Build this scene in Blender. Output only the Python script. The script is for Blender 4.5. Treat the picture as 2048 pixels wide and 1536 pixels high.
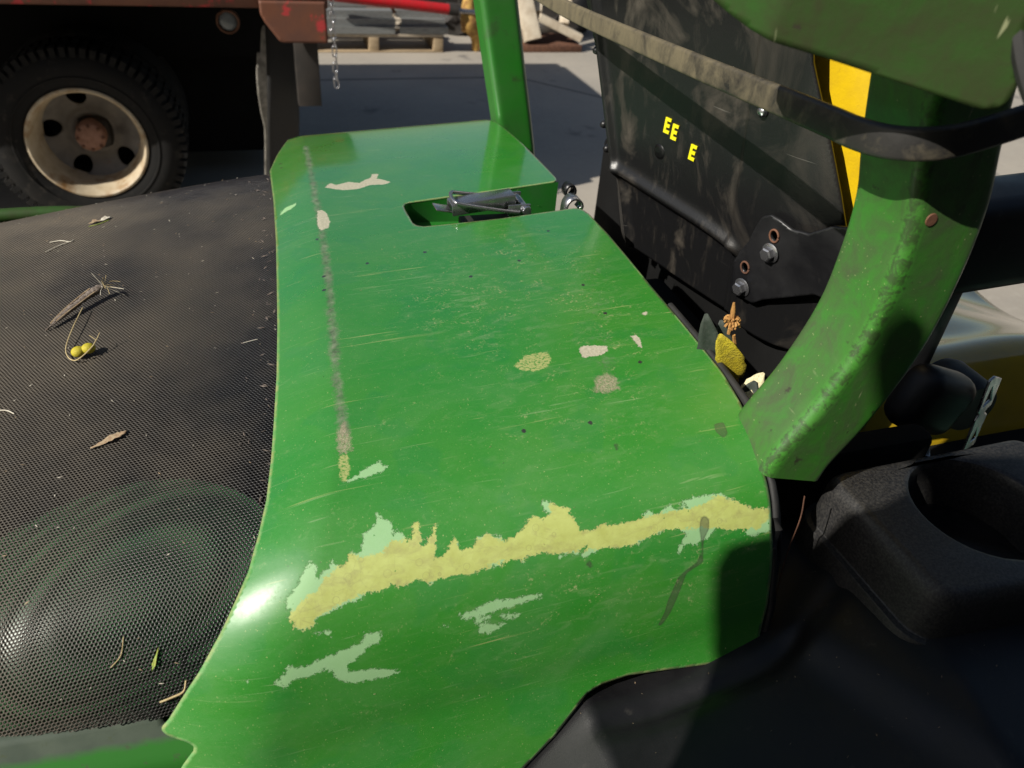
import bpy, bmesh, math, random
import numpy as np
from mathutils import Vector, Matrix
random.seed(7); RNG = np.random.default_rng(11)
R = math.radians
for o in list(bpy.data.objects): bpy.data.objects.remove(o)
scn = bpy.context.scene
COL = scn.collection

# ------------------------------------------------------------------ camera
cam_d = bpy.data.cameras.new('camera'); cam = bpy.data.objects.new('camera', cam_d); COL.objects.link(cam)
CAM_POS = np.array([0, -.86, 1.6]); TH, PSI, ROLL = R(36), R(20), R(5)
Fv = Vector((math.sin(PSI)*math.cos(TH), math.cos(PSI)*math.cos(TH), -math.sin(TH)))
Rv = Vector((math.cos(PSI), -math.sin(PSI), 0)); Uv = Rv.cross(Fv)
cr, sr = math.cos(ROLL), math.sin(ROLL)
Xc = Rv*cr+Uv*sr; Yc = Uv*cr-Rv*sr
cam.matrix_world = Matrix(((Xc.x, Yc.x, -Fv.x, CAM_POS[0]), (Xc.y, Yc.y, -Fv.y, CAM_POS[1]), (Xc.z, Yc.z, -Fv.z, CAM_POS[2]), (0, 0, 0, 1)))
cam_d.sensor_width = 36; cam_d.lens = 36*1547/2048
cam_d.clip_start = .02; cam_d.clip_end = 400
cam_d.dof.use_dof = True; cam_d.dof.focus_distance = .78; cam_d.dof.aperture_fstop = 8.5
scn.camera = cam

# ------------------------------------------------------------------ light
LDIR = Vector((.75, .26, -.61)).normalized()          # direction the sunlight travels
w = bpy.data.worlds.new('World'); scn.world = w; w.use_nodes = True
wn = w.node_tree.nodes; wl = w.node_tree.links
sky = wn.new('ShaderNodeTexSky'); sky.sky_type = 'NISHITA'; sky.sun_disc = False
sky.sun_elevation = math.asin(-LDIR.z); sky.sun_rotation = math.atan2(-LDIR.x, -LDIR.y)
sky.air_density = 1.2; sky.dust_density = 1.4; sky.altitude = 50
wn['Background'].inputs[1].default_value = .055
wl.new(sky.outputs[0], wn['Background'].inputs[0])
sun_d = bpy.data.lights.new('sun', 'SUN'); sun_d.energy = 5.0; sun_d.angle = R(.45); sun_d.color = (1, .95, .86)
sun = bpy.data.objects.new('sun', sun_d); COL.objects.link(sun)
sun.rotation_euler = LDIR.to_track_quat('-Z', 'Y').to_euler()
vs = scn.view_settings; vs.view_transform = 'Standard'; vs.look = 'None'; vs.gamma = 1; vs.exposure = .24; vs.use_curve_mapping = False

# ------------------------------------------------------------------ helpers
def setp(o, label=None, cat=None, group=None, kind=None):
    if label: o['label'] = label
    if cat: o['category'] = cat
    if group: o['group'] = group
    if kind: o['kind'] = kind
    return o
def empty(name, loc, label, cat, group=None):
    o = bpy.data.objects.new(name, None); o.location = loc; o.empty_display_size = .1; COL.objects.link(o)
    return setp(o, label, cat, group)
def par(o, p):
    if p is not None:
        o.parent = p
        t = Vector(p.location); q = p.parent
        while q is not None: t = t+q.location; q = q.parent
        o.location = Vector(o.location)-t
    return o
def mk(name, V, F, mat, parent=None, smooth=False, uv=None):
    """one mesh object from world-space verts and faces"""
    me = bpy.data.meshes.new(name); me.from_pydata([tuple(map(float, v)) for v in V], [], [tuple(map(int, f)) for f in F])
    if smooth is True: me.polygons.foreach_set('use_smooth', [True]*len(me.polygons))
    elif smooth:
        me.polygons.foreach_set('use_smooth', [True]*len(me.polygons)); me.set_sharp_from_angle(angle=R(smooth))
    me.materials.append(mat); me.validate(); me.update()
    o = bpy.data.objects.new(name, me); COL.objects.link(o)
    if isinstance(parent, bpy.types.Object): par(o, parent)
    return o
def from_bm(name, bm, mat, parent=None, smooth=30):
    me = bpy.data.meshes.new(name); bmesh.ops.recalc_face_normals(bm, faces=bm.faces); bm.to_mesh(me); bm.free()
    if smooth:
        me.polygons.foreach_set('use_smooth', [True]*len(me.polygons)); me.set_sharp_from_angle(angle=R(smooth))
    me.materials.append(mat)
    o = bpy.data.objects.new(name, me); COL.objects.link(o)
    if parent is not None: par(o, parent)
    return o
def basis(o, ex, ey, ez): return Matrix(((ex[0], ey[0], ez[0], o[0]), (ex[1], ey[1], ez[1], o[1]), (ex[2], ey[2], ez[2], o[2]), (0, 0, 0, 1)))
def bx(bm, size, M=None, bevel=0, seg=2):
    r = bmesh.ops.create_cube(bm, size=1); vs_ = r['verts']
    bmesh.ops.scale(bm, vec=size, verts=vs_)
    if bevel:
        es = list({e for v in vs_ for e in v.link_edges})
        q = bmesh.ops.bevel(bm, geom=es, offset=bevel, segments=seg, affect='EDGES', profile=.5)
        vs_ = list({v for f in q['faces'] for v in f.verts} | {v for v in vs_ if v.is_valid})
    if M is not None: bmesh.ops.transform(bm, matrix=M, verts=[v for v in vs_ if v.is_valid])
def box(name, lo, hi, mat, parent=None, bevel=0, seg=2, rot=None):
    bm = bmesh.new(); lo = Vector(lo); hi = Vector(hi); c = (lo+hi)/2
    M = Matrix.Translation(c)
    if rot is not None: M = M @ rot
    bx(bm, hi-lo, M, bevel, seg); return from_bm(name, bm, mat, parent)
def frames(P):
    P = [Vector(p) for p in P]; n = len(P); T = []
    for i in range(n):
        a = P[max(i-1, 0)]; b = P[min(i+1, n-1)]; T.append((b-a).normalized())
    up = Vector((0, 0, 1)) if abs(T[0].z) < .9 else Vector((1, 0, 0))
    N = [(up-T[0]*up.dot(T[0])).normalized()]
    for i in range(1, n):
        q = N[-1]-T[i]*N[-1].dot(T[i]); N.append(q.normalized())
    return P, T, N
def sweep_geo(P, sec, scale=None, N0=None, caps=True):
    """sweep closed 2D section (a along N, b along T x N) along path"""
    P, T, N = frames(P)
    if N0 is not None:
        N = []
        for t in T:
            q = Vector(N0); q = (q-t*q.dot(t)).normalized(); N.append(q)
    V = []; m = len(sec)
    for i, p in enumerate(P):
        B = T[i].cross(N[i]); s = 1 if scale is None else scale[i]
        for a, b in sec: V.append(p+N[i]*a*s+B*b*s)
    F = []
    for i in range(len(P)-1):
        for j in range(m):
            k = (j+1) % m; F.append((i*m+j, i*m+k, (i+1)*m+k, (i+1)*m+j))
    if caps: F.append(tuple(range(m))[::-1]); F.append(tuple((len(P)-1)*m+j for j in range(m)))
    return V, F
def circ(r, n=10): return [(r*math.cos(2*math.pi*i/n), r*math.sin(2*math.pi*i/n)) for i in range(n)]
def rrect(w_, h_, r, n=4):
    out = []
    for cx, cy, a0 in ((w_/2-r, h_/2-r, 0), (-w_/2+r, h_/2-r, 90), (-w_/2+r, -h_/2+r, 180), (w_/2-r, -h_/2+r, 270)):
        for k in range(n+1): a = R(a0+90*k/n); out.append((cx+r*math.cos(a), cy+r*math.sin(a)))
    return out
def tube_sec(w_, r, n=5):
    out = []
    for k in range(4):
        sx, sy, a0 = ((1, 1, 0), (-1, 1, 90), (-1, -1, 180), (1, -1, 270))[k]; c = w_/2-r
        P = [(sx*c+r*math.cos(R(a0+90*i/n)), sy*c+r*math.sin(R(a0+90*i/n))) for i in range(n+1)]
        t0 = (math.cos(R(a0-90)), math.sin(R(a0-90))); t1 = (math.cos(R(a0+180)), math.sin(R(a0+180)))
        out += [(P[0][0]+t0[0]*.004, P[0][1]+t0[1]*.004)]+P+[(P[-1][0]+t1[0]*.004, P[-1][1]+t1[1]*.004)]
    return out
def cat(P, n=8):
    P = np.array(P, float); Q = np.vstack([2*P[0]-P[1], P, 2*P[-1]-P[-2]]); out = []
    for i in range(1, len(Q)-2):
        a, b, c, d = Q[i-1:i+3]
        for k in range(n):
            t = k/n; out.append(.5*((2*b)+(c-a)*t+(2*a-5*b+4*c-d)*t*t+(3*b-a-3*c+d)*t**3))
    out.append(Q[-2]); return np.array(out)
def tube(name, P, r, mat, parent=None, n=8, sm=6, scale=None, smooth=True):
    Q = cat(P, sm) if sm > 1 else P
    if scale is not None: scale = np.interp(np.linspace(0, 1, len(Q)), np.linspace(0, 1, len(scale)), scale)
    V, F = sweep_geo(Q, circ(r, n), scale); return mk(name, V, F, mat, parent, 40 if smooth else False)
def lathe_geo(prof, n=48, axis='y', c=(0, 0, 0), close=False):
    V = []; F = []; m = len(prof)
    for i in range(n):
        a = 2*math.pi*i/n
        for r, h in prof:
            if axis == 'y': V.append((c[0]+r*math.cos(a), c[1]+h, c[2]+r*math.sin(a)))
            else: V.append((c[0]+r*math.cos(a), c[1]+r*math.sin(a), c[2]+h))
    for i in range(n):
        k = (i+1) % n
        for j in range(m-1): F.append((i*m+j, i*m+j+1, k*m+j+1, k*m+j))
    return V, F
def lathe(name, prof, mat, parent=None, n=48, axis='y', c=(0, 0, 0), smooth=35):
    V, F = lathe_geo(prof, n, axis, c); o = mk(name, V, F, mat, parent, smooth)
    bm = bmesh.new(); bm.from_mesh(o.data); bmesh.ops.remove_doubles(bm, verts=bm.verts, dist=1e-5); bmesh.ops.recalc_face_normals(bm, faces=bm.faces); bm.to_mesh(o.data); bm.free()
    return o
def psd(U, poly):
    """signed distance (inside negative) and nearest point for points U to polygon"""
    P = np.array(poly, float); Q = np.roll(P, -1, 0); best = np.full(len(U), 1e9); near = U.copy(); ins = np.zeros(len(U), bool)
    for a, b in zip(P, Q):
        d = b-a; L2 = max((d*d).sum(), 1e-12); t = np.clip(((U-a)@d)/L2, 0, 1); n_ = a+t[:, None]*d; q = ((U-n_)**2).sum(1)
        m = q < best; best[m] = q[m]; near[m] = n_[m]
        c_ = ((a[1] > U[:, 1]) != (b[1] > U[:, 1]))
        with np.errstate(divide='ignore', invalid='ignore'):
            ins ^= c_ & (U[:, 0] < (b[0]-a[0])*(U[:, 1]-a[1])/(b[1]-a[1]+1e-15)+a[0])
    d = np.sqrt(best); return np.where(ins, -d, d), near
def cut_grid(name, fn, poly, step, mat, parent=None, holes=(), thick=0, flip=False, lim=None, attrs=None, smooth=45):
    poly = np.array(poly, float); lo = poly.min(0)-step; hi = poly.max(0)+step
    if lim is not None: lo = np.maximum(lo, lim[0]); hi = np.minimum(hi, lim[1])
    us = np.linspace(lo[0], hi[0], int((hi[0]-lo[0])/step)+2); vs_ = np.linspace(lo[1], hi[1], int((hi[1]-lo[1])/step)+2)
    U = np.stack(np.meshgrid(us, vs_, indexing='ij'), -1).reshape(-1, 2); nu, nv = len(us), len(vs_)
    sd, near = psd(U, poly)
    for h in holes:
        s2, n2 = psd(U, h); m = -s2 > sd; sd = np.where(m, -s2, sd); near[m] = n2[m]
    idx = np.arange(nu*nv).reshape(nu, nv)
    q = np.stack([idx[:-1, :-1], idx[1:, :-1], idx[1:, 1:], idx[:-1, 1:]], -1).reshape(-1, 4)
    keep = sd[q].mean(1) < 0
    used = np.zeros(len(U), bool); used[q[keep].ravel()] = True
    bnd = np.zeros(len(U), bool); bnd[q[~keep].ravel()] = True; bnd &= used
    U[bnd] = near[bnd]
    rm = np.cumsum(used)-1; q = rm[q[keep]]; U = U[used]
    if flip: q = q[:, ::-1]
    V = fn(U[:, 0], U[:, 1])
    me = bpy.data.meshes.new(name); me.vertices.add(len(V)); me.vertices.foreach_set('co', np.ascontiguousarray(V, np.float32).ravel())
    me.loops.add(q.size); me.loops.foreach_set('vertex_index', q.ravel().astype(np.int32)); me.polygons.add(len(q))
    me.polygons.foreach_set('loop_start', np.arange(0, q.size, 4, dtype=np.int32)); me.polygons.foreach_set('use_smooth', np.ones(len(q), bool))
    uvl = me.uv_layers.new(name='surf'); uvl.data.foreach_set('uv', U[q.ravel()].astype(np.float32).ravel())
    if attrs:
        for k, f in attrs(U).items():
            a = me.attributes.new(k, 'FLOAT', 'POINT'); a.data.foreach_set('value', f.astype(np.float32))
    me.update(); me.validate(); me.materials.append(mat)
    o = bpy.data.objects.new(name, me); COL.objects.link(o)
    if thick:
        md = o.modifiers.new('thickness', 'SOLIDIFY'); md.thickness = thick; md.offset = -1
    if parent is not None: par(o, parent)
    return o

# ------------------------------------------------------------------ materials
class NT:
    def __init__(s, name):
        s.m = bpy.data.materials.new(name); s.m.use_nodes = True; s.t = s.m.node_tree; s.n = s.t.nodes; s.b = s.n['Principled BSDF']; s.l = s.t.links
        s._c = None
    def new(s, t, **k):
        n = s.n.new(t)
        for a, v in k.items(): setattr(n, a, v)
        return n
    def ln(s, a, b): s.l.new(a, b)
    def coord(s, kind='Object'):
        if s._c is None: s._c = s.new('ShaderNodeTexCoord')
        return s._c.outputs[kind]
    def vec(s, src, scale=(1, 1, 1), rot=(0, 0, 0), loc=(0, 0, 0)):
        m = s.new('ShaderNodeMapping'); m.inputs['Scale'].default_value = scale; m.inputs['Rotation'].default_value = rot; m.inputs['Location'].default_value = loc
        s.ln(src, m.inputs[0]); return m.outputs[0]
    def noise(s, v, scale, detail=4, rough=.55, dist=0):
        n = s.new('ShaderNodeTexNoise'); n.inputs['Scale'].default_value = scale; n.inputs['Detail'].default_value = detail; n.inputs['Roughness'].default_value = rough; n.inputs['Distortion'].default_value = dist
        s.ln(v, n.inputs['Vector']); return n.outputs[0]
    def voro(s, v, scale, feat='F1', out='Distance', rnd=1):
        n = s.new('ShaderNodeTexVoronoi', feature=feat); n.inputs['Scale'].default_value = scale; n.inputs['Randomness'].default_value = rnd
        s.ln(v, n.inputs['Vector']); return n.outputs[out]
    def math(s, op, a, b=None, c=None, clamp=False):
        n = s.new('ShaderNodeMath', operation=op, use_clamp=clamp)
        for i, x in enumerate((a, b, c)):
            if x is None: continue
            if isinstance(x, (int, float)): n.inputs[i].default_value = x
            else: s.ln(x, n.inputs[i])
        return n.outputs[0]
    def ramp(s, x, lo, hi, a=0., b=1., smooth=False):
        n = s.new('ShaderNodeMapRange', clamp=True, interpolation_type='SMOOTHSTEP' if smooth else 'LINEAR')
        for i, v in ((1, lo), (2, hi), (3, a), (4, b)): n.inputs[i].default_value = v
        s.ln(x, n.inputs[0]); return n.outputs[0]
    def mix(s, f, a, b, blend='MIX'):
        n = s.new('ShaderNodeMix', data_type='RGBA', blend_type=blend)
        for i, x in ((0, f), (6, a), (7, b)):
            if isinstance(x, (int, float)): n.inputs[i].default_value = x
            elif isinstance(x, (tuple, list)): n.inputs[i].default_value = (*x[:3], 1)
            else: s.ln(x, n.inputs[i])
        return n.outputs[2]
    def fmix(s, f, a, b):
        n = s.new('ShaderNodeMix', data_type='FLOAT')
        for i, x in ((0, f), (2, a), (3, b)):
            if isinstance(x, (int, float)): n.inputs[i].default_value = x
            else: s.ln(x, n.inputs[i])
        return n.outputs[0]
    def attr(s, name): return s.new('ShaderNodeAttribute', attribute_name=name).outputs['Fac']
    def set(s, k, v):
        i = s.b.inputs[k]
        if isinstance(v, (int, float)): i.default_value = v
        elif isinstance(v, (tuple, list)): i.default_value = (*v[:3], 1)
        else: s.ln(v, i)
    def bump(s, h, strength=.3, dist=.001):
        n = s.new('ShaderNodeBump'); n.inputs['Strength'].default_value = strength; n.inputs['Distance'].default_value = dist
        s.ln(h, n.inputs['Height']); s.ln(n.outputs[0], s.b.inputs['Normal'])
def pmat(name, c1, c2, scale=20, rough=.5, metal=0, spec=.5, bump=.2, bscale=None, bdist=.001, lo=.4, hi=.65, c3=None, c3s=60, c3lo=.6, c3hi=.7, rvar=.15, stretch=(1, 1, 1), coat=0):
    t = NT(name); v = t.vec(t.coord(), stretch); n = t.noise(v, scale, 6, .6); f = t.ramp(n, lo, hi)
    col = t.mix(f, c1, c2)
    if c3 is not None:
        g = t.ramp(t.noise(t.vec(t.coord(), loc=(3.1, 1.7, 2.2)), c3s, 8, .68), c3lo, c3hi); col = t.mix(g, col, c3)
    t.set('Base Color', col); t.set('Metallic', metal); t.set('Specular IOR Level', spec)
    t.set('Roughness', t.ramp(n, .3, .7, max(rough-rvar, .02), min(rough+rvar, 1)))
    if coat: t.set('Coat Weight', coat); t.set('Coat Roughness', .12)
    if bump: t.bump(t.noise(v, bscale or scale*4, 5, .6), bump, bdist)
    return t.m
GREEN = (.022, .225, .017)
M = {}
def dirty_green(name, g1, g2, dirt, amt, sc=1., rough=.4, coat=.3, dots=.7, edge=False, spec=.5):
    t = NT(name); v = t.coord()
    a = t.noise(v, 11*sc, 6, .62, .4); b = t.noise(t.vec(v, loc=(4, 2, 1)), 34*sc, 7, .68, .6); c = t.noise(v, 160, 4, .6); d = t.noise(t.vec(v, (1, 1, .35), loc=(7, 1, 3)), 18*sc, 7, .7, .8)
    col = t.mix(t.ramp(a, .35, .68), g1, g2)
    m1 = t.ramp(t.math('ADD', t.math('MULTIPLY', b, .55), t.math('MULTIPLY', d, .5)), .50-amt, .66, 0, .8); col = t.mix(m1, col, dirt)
    m2 = t.ramp(t.noise(t.vec(v, loc=(1, 9, 4)), 44*sc, 5, .65), .66, .70); col = t.mix(t.math('MULTIPLY', m2, .8), col, (.028, .022, .016))
    for ang, th_ in (((.3, .2, .4), .74), ((.1, 1.1, 1.9), .75)):
        s_ = t.ramp(t.noise(t.vec(v, (260, 14, 30), ang), 1, 2, .5, .3), th_, th_+.03); col = t.mix(t.math('MULTIPLY', t.math('MULTIPLY', s_, t.ramp(a, .42, .55)), .6), col, (.34, .36, .20))
    vd = t.new('ShaderNodeTexVoronoi'); vd.inputs['Scale'].default_value = 330; t.ln(v, vd.inputs['Vector']); sx = t.new('ShaderNodeSeparateColor'); t.ln(vd.outputs['Color'], sx.inputs[0])
    col = t.mix(t.math('MULTIPLY', t.math('LESS_THAN', vd.outputs['Distance'], t.ramp(sx.outputs[0], .7, 1., -.05, .20)), dots), col, (.30, .32, .15))
    if edge:
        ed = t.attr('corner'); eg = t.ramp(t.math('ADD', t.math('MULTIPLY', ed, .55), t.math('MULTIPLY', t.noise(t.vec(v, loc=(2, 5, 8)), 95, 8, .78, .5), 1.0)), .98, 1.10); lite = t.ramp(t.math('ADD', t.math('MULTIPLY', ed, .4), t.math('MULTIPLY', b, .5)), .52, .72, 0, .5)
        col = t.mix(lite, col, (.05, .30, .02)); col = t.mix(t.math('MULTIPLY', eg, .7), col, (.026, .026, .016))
    t.set('Base Color', col); t.set('Roughness', t.fmix(m1, rough, .75)); t.set('Coat Weight', t.fmix(m1, coat, .0)); t.set('Coat Roughness', .18); t.set('Specular IOR Level', spec)
    t.bump(t.math('ADD', c, t.math('MULTIPLY', m1, .7)), .3, .0006); return t.m
M['green_tube'] = dirty_green('green_tube', (.032, .200, .018), (.045, .165, .020), (.052, .055, .030), .10, edge=True)
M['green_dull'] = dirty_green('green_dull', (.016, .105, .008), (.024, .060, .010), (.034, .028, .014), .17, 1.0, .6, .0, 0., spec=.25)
M['green_clean'] = pmat('green_clean', (.020, .180, .016), (.028, .150, .020), 9, .40, spec=.9, bump=.15, bscale=90, bdist=.0004, c3=(.04, .05, .025), c3s=16, c3lo=.56, c3hi=.72, coat=.15)
M['green_inner'] = pmat('green_inner', (.040, .110, .048), (.03, .085, .035), 12, .22, bump=.1, bdist=.0003)
def screen_mat():
    t = NT('screen'); v = t.coord(); s = t.new('ShaderNodeSeparateXYZ'); t.ln(v, s.inputs[0])
    g = t.ramp(s.outputs[0], -.04, -.36)       # dustier away from the hood
    n = t.noise(v, 5, 4, .6); f = t.noise(v, 60, 4, .6)
    d = t.ramp(t.math('ADD', n, t.math('MULTIPLY', g, .36)), .50, 1.0)
    col = t.mix(t.ramp(f, .35, .7), (.012, .012, .013), (.024, .023, .023)); col = t.mix(d, col, t.mix(f, (.17, .14, .10), (.11, .09, .065)))
    t.set('Base Color', col); t.set('Roughness', t.fmix(d, .34, .8)); return t.m
M['screen'] = screen_mat()
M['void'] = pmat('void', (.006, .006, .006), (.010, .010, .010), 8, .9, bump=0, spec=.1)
M['black_plastic'] = pmat('black_plastic', (.004, .004, .0045), (.007, .007, .008), 9, .44, c3=(.07, .064, .056), c3s=60, c3lo=.62, c3hi=.98, bump=.25, bscale=900, bdist=.0006, spec=.38)
M['rubber'] = pmat('rubber', (.012, .012, .012), (.025, .024, .022), 20, .7, bump=.3, bscale=90)
M['steel'] = pmat('steel', (.50, .50, .52), (.38, .38, .40), 60, .26, metal=.92, bump=.1, bscale=300, bdist=.0003, c3=(.10, .085, .07), c3s=45, c3lo=.6, c3hi=.75)
M['steel_bright'] = pmat('steel_bright', (.55, .56, .58), (.42, .43, .45), 60, .3, metal=1, bump=.05)
M['black_metal'] = pmat('black_metal', (.007, .007, .008), (.013, .013, .014), 14, .4, bump=.2, bscale=120, bdist=.0005, c3=(.05, .048, .045), c3s=9, c3lo=.6, c3hi=.8)
M['rust'] = pmat('rust', (.15, .065, .035), (.085, .04, .025), 40, .85, bump=.6, bscale=120)
M['truck_paint'] = pmat('truck_paint', (.15, .055, .028), (.11, .045, .028), 9, .7, c3=(.42, .035, .035), c3s=7, c3lo=.56, c3hi=.60, bump=.3, bscale=50)
M['yellow'] = pmat('yellow', (.72, .48, .01), (.62, .40, .01), 40, .38, bump=.5, bscale=420, bdist=.0006, c3=(.45, .28, .02), c3s=120, c3lo=.62, c3hi=.8)
M['yellow_gloss'] = pmat('yellow_gloss', (.55, .36, .015), (.45, .30, .02), 9, .10, bump=.05, bscale=30, coat=1.)
M['decal_yellow'] = pmat('decal_yellow', (.80, .72, .01), (.76, .66, .01), 20, .5, bump=0)
M['tyre'] = pmat('tyre', (.008, .008, .008), (.015, .014, .013), 14, .85, spec=.25, bump=.4, bscale=80, c3=(.06, .052, .042), c3s=18, c3lo=.56, c3hi=.8)
M['rim'] = pmat('rim', (.50, .42, .30), (.40, .32, .21), 18, .5, c3=(.26, .14, .05), c3s=11, c3lo=.50, c3hi=.68, bump=.2)
M['hub_rust'] = pmat('hub_rust', (.30, .16, .11), (.22, .11, .07), 45, .85, bump=.5, bscale=100)
M['mud_flap'] = pmat('mud_flap', (.018, .018, .018), (.035, .033, .03), 8, .75, bump=.3, bscale=40)
M['flap_dust'] = pmat('flap_dust', (.30, .28, .24), (.14, .13, .11), 30, .9, bump=.3, bscale=90)
M['galv'] = pmat('galv', (.42, .43, .42), (.28, .29, .28), 22, .5, metal=.7, bump=.1, stretch=(1, 6, 6))
M['wood'] = pmat('wood', (.42, .32, .20), (.30, .22, .13), 12, .8, bump=.5, bscale=50, stretch=(1, 9, 9))
M['wood_pale'] = pmat('wood_pale', (.60, .52, .40), (.45, .37, .27), 12, .8, bump=.5, bscale=50)
M['red_paint'] = pmat('red_paint', (.50, .015, .02), (.38, .02, .02), 12, .3, bump=.1)
M['yellow_rust'] = pmat('yellow_rust', (.55, .34, .08), (.26, .13, .04), 18, .8, bump=.8, bscale=60)
M['dark_steel'] = pmat('dark_steel', (.02, .018, .016), (.04, .032, .026), 8, .7, bump=.3)
M['twig'] = pmat('twig', (.24, .20, .17), (.10, .075, .06), 380, .9, bump=.8, bscale=900, bdist=.001)
M['straw'] = pmat('straw', (.52, .42, .22), (.40, .30, .15), 200, .8, bump=.1)
M['straw_white'] = pmat('straw_white', (.62, .58, .48), (.5, .45, .36), 200, .8, bump=.1)
M['chaff'] = pmat('chaff', (.30, .20, .12), (.42, .34, .22), 300, .9, bump=.2)
M['pod'] = pmat('pod', (.55, .46, .02), (.42, .36, .03), 400, .6, bump=.6, bscale=1500, c3=(.18, .14, .03), c3s=900, c3lo=.62, c3hi=.7)
M['grass'] = pmat('grass', (.20, .30, .03), (.30, .32, .06), 200, .6, bump=.1)
M['leaf_yellow'] = pmat('leaf_yellow', (.50, .40, .02), (.34, .27, .02), 160, .7, bump=.8, bscale=500, bdist=.002)
M['leaf_dark'] = pmat('leaf_dark', (.02, .03, .022), (.03, .04, .03), 160, .7, bump=.4, bscale=400)
M['leaf_dry'] = pmat('leaf_dry', (.42, .22, .06), (.30, .14, .04), 200, .85, bump=.6, bscale=600)
M['seed_pale'] = pmat('seed_pale', (.72, .66, .42), (.50, .44, .25), 120, .7, bump=.2, stretch=(6, 6, 1))
M['aqua_strip'] = pmat('aqua_strip', (.14, .30, .22), (.10, .24, .17), 20, .35, bump=.1)
M['glass_grey'] = pmat('glass_grey', (.25, .28, .30), (.15, .17, .19), 20, .15, bump=.05)
M['blocker_grey'] = pmat('blocker_grey', (.35, .36, .36), (.28, .28, .28), 9, .5, metal=.6, bump=.1)
M['rim_grey'] = pmat('rim_grey', (.20, .185, .165), (.13, .12, .11), 12, .6, c3=(.22, .11, .04), c3s=10, c3lo=.6, c3hi=.75, bump=.2)
M['dusty_plastic'] = pmat('dusty_plastic', (.007, .007, .008), (.012, .012, .013), 9, .5, c3=(.085, .08, .07), c3s=420, c3lo=.42, c3hi=.95, bump=.3, bscale=900, bdist=.0006, spec=.5)

# ------------------------------------------------------------------ ground
def ground_mat():
    t = NT('concrete_yard'); v = t.coord()
    a = t.noise(v, 1.3, 8, .62); b = t.noise(v, 28, 6, .65); col = t.mix(t.ramp(a, .35, .7), (.36, .32, .265), (.27, .245, .21))
    col = t.mix(t.ramp(b, .5, .75), col, (.36, .33, .28)); col = t.mix(t.ramp(t.noise(v, 3.3, 5, .6), .62, .72), col, (.13, .12, .11))
    cr_ = t.voro(t.vec(v, loc=(.3, .2, 0)), .33, 'DISTANCE_TO_EDGE'); col = t.mix(t.ramp(cr_, .002, .006), (.07, .065, .06), col)
    t.set('Base Color', col); t.set('Roughness', .85); t.bump(b, .4, .004); return t.m
setp(mk('ground', [(-120, -120, 0), (120, -120, 0), (120, 120, 0), (-120, 120, 0)], [(0, 1, 2, 3)], ground_mat()), 'pale worn concrete yard floor under the machine', kind='structure')

# ------------------------------------------------------------------ the mower: body shapes
mower = empty('riding_mower', (.3, 0, 0), 'worn green and black riding mower with peeling hood paint, filling the foreground', 'mower')
PROF = [(.515,1.095),(.50,1.140),(.47,1.168),(.40,1.182),(.25,1.195),(.05,1.202),(-.15,1.202),(-.30,1.198),(-.40,1.190),(-.450,1.178),(-.482,1.155),(-.503,1.118),(-.518,1.065),(-.528,1.02),(-.545,.97),(-.565,.90),(-.585,.82)]
PROFG = [(.435,.98),(.425,1.05),(.40,1.102),(.345,1.131),(.25,1.147),(.12,1.153),(-.05,1.155),(-.2,1.150),(-.31,1.137),(-.38,1.115),(-.43,1.082),(-.462,1.042),(-.482,.99),(-.495,.93)]
def prep(P):
    C = cat(P, 40); L = np.r_[0, np.cumsum(np.linalg.norm(np.diff(C, axis=0), axis=1))]
    T = np.gradient(C, axis=0); T /= np.linalg.norm(T, axis=1)[:, None]; return C, L, np.c_[T[:, 1], -T[:, 0]]
HC, HL, HN = prep(PROF); GC, GL, GN = prep(PROFG)
def hood(x, s, off=0):
    x = np.asarray(x, float); s = np.asarray(s, float)
    y, z, ny, nz = (np.interp(s, HL, q) for q in (HC[:, 0], HC[:, 1], HN[:, 0], HN[:, 1]))
    xr = np.interp(s, [.1, .5, .9, 1.02, 1.1, 1.25, 1.4], [.072, .062, .041, .012, -.02, -.06, -.09])
    d = off-.016*np.clip((xr-x)/.06, 0, 1.5)**np.interp(s, [.95, 1.06], [1.35, 2.])
    # a soft dent along the side below the crest and the lip at the rear edge
    d = d-.0012*np.exp(-((s-1.175)/.02)**2)*np.clip((x+.05)/.1, 0, 1)
    return np.stack([x, y+ny*d, z+nz*d-.06*(.4-x)], -1)
def screen(x, s, off=0):
    x = np.asarray(x, float); s = np.asarray(s, float)
    y, z, ny, nz = (np.interp(s, GL, q) for q in (GC[:, 0], GC[:, 1], GN[:, 0], GN[:, 1]))
    return np.stack([x, y+ny*off, z+nz*off+.06*x-.12*np.clip(-x, 0, 9)**1.3], -1)
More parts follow.
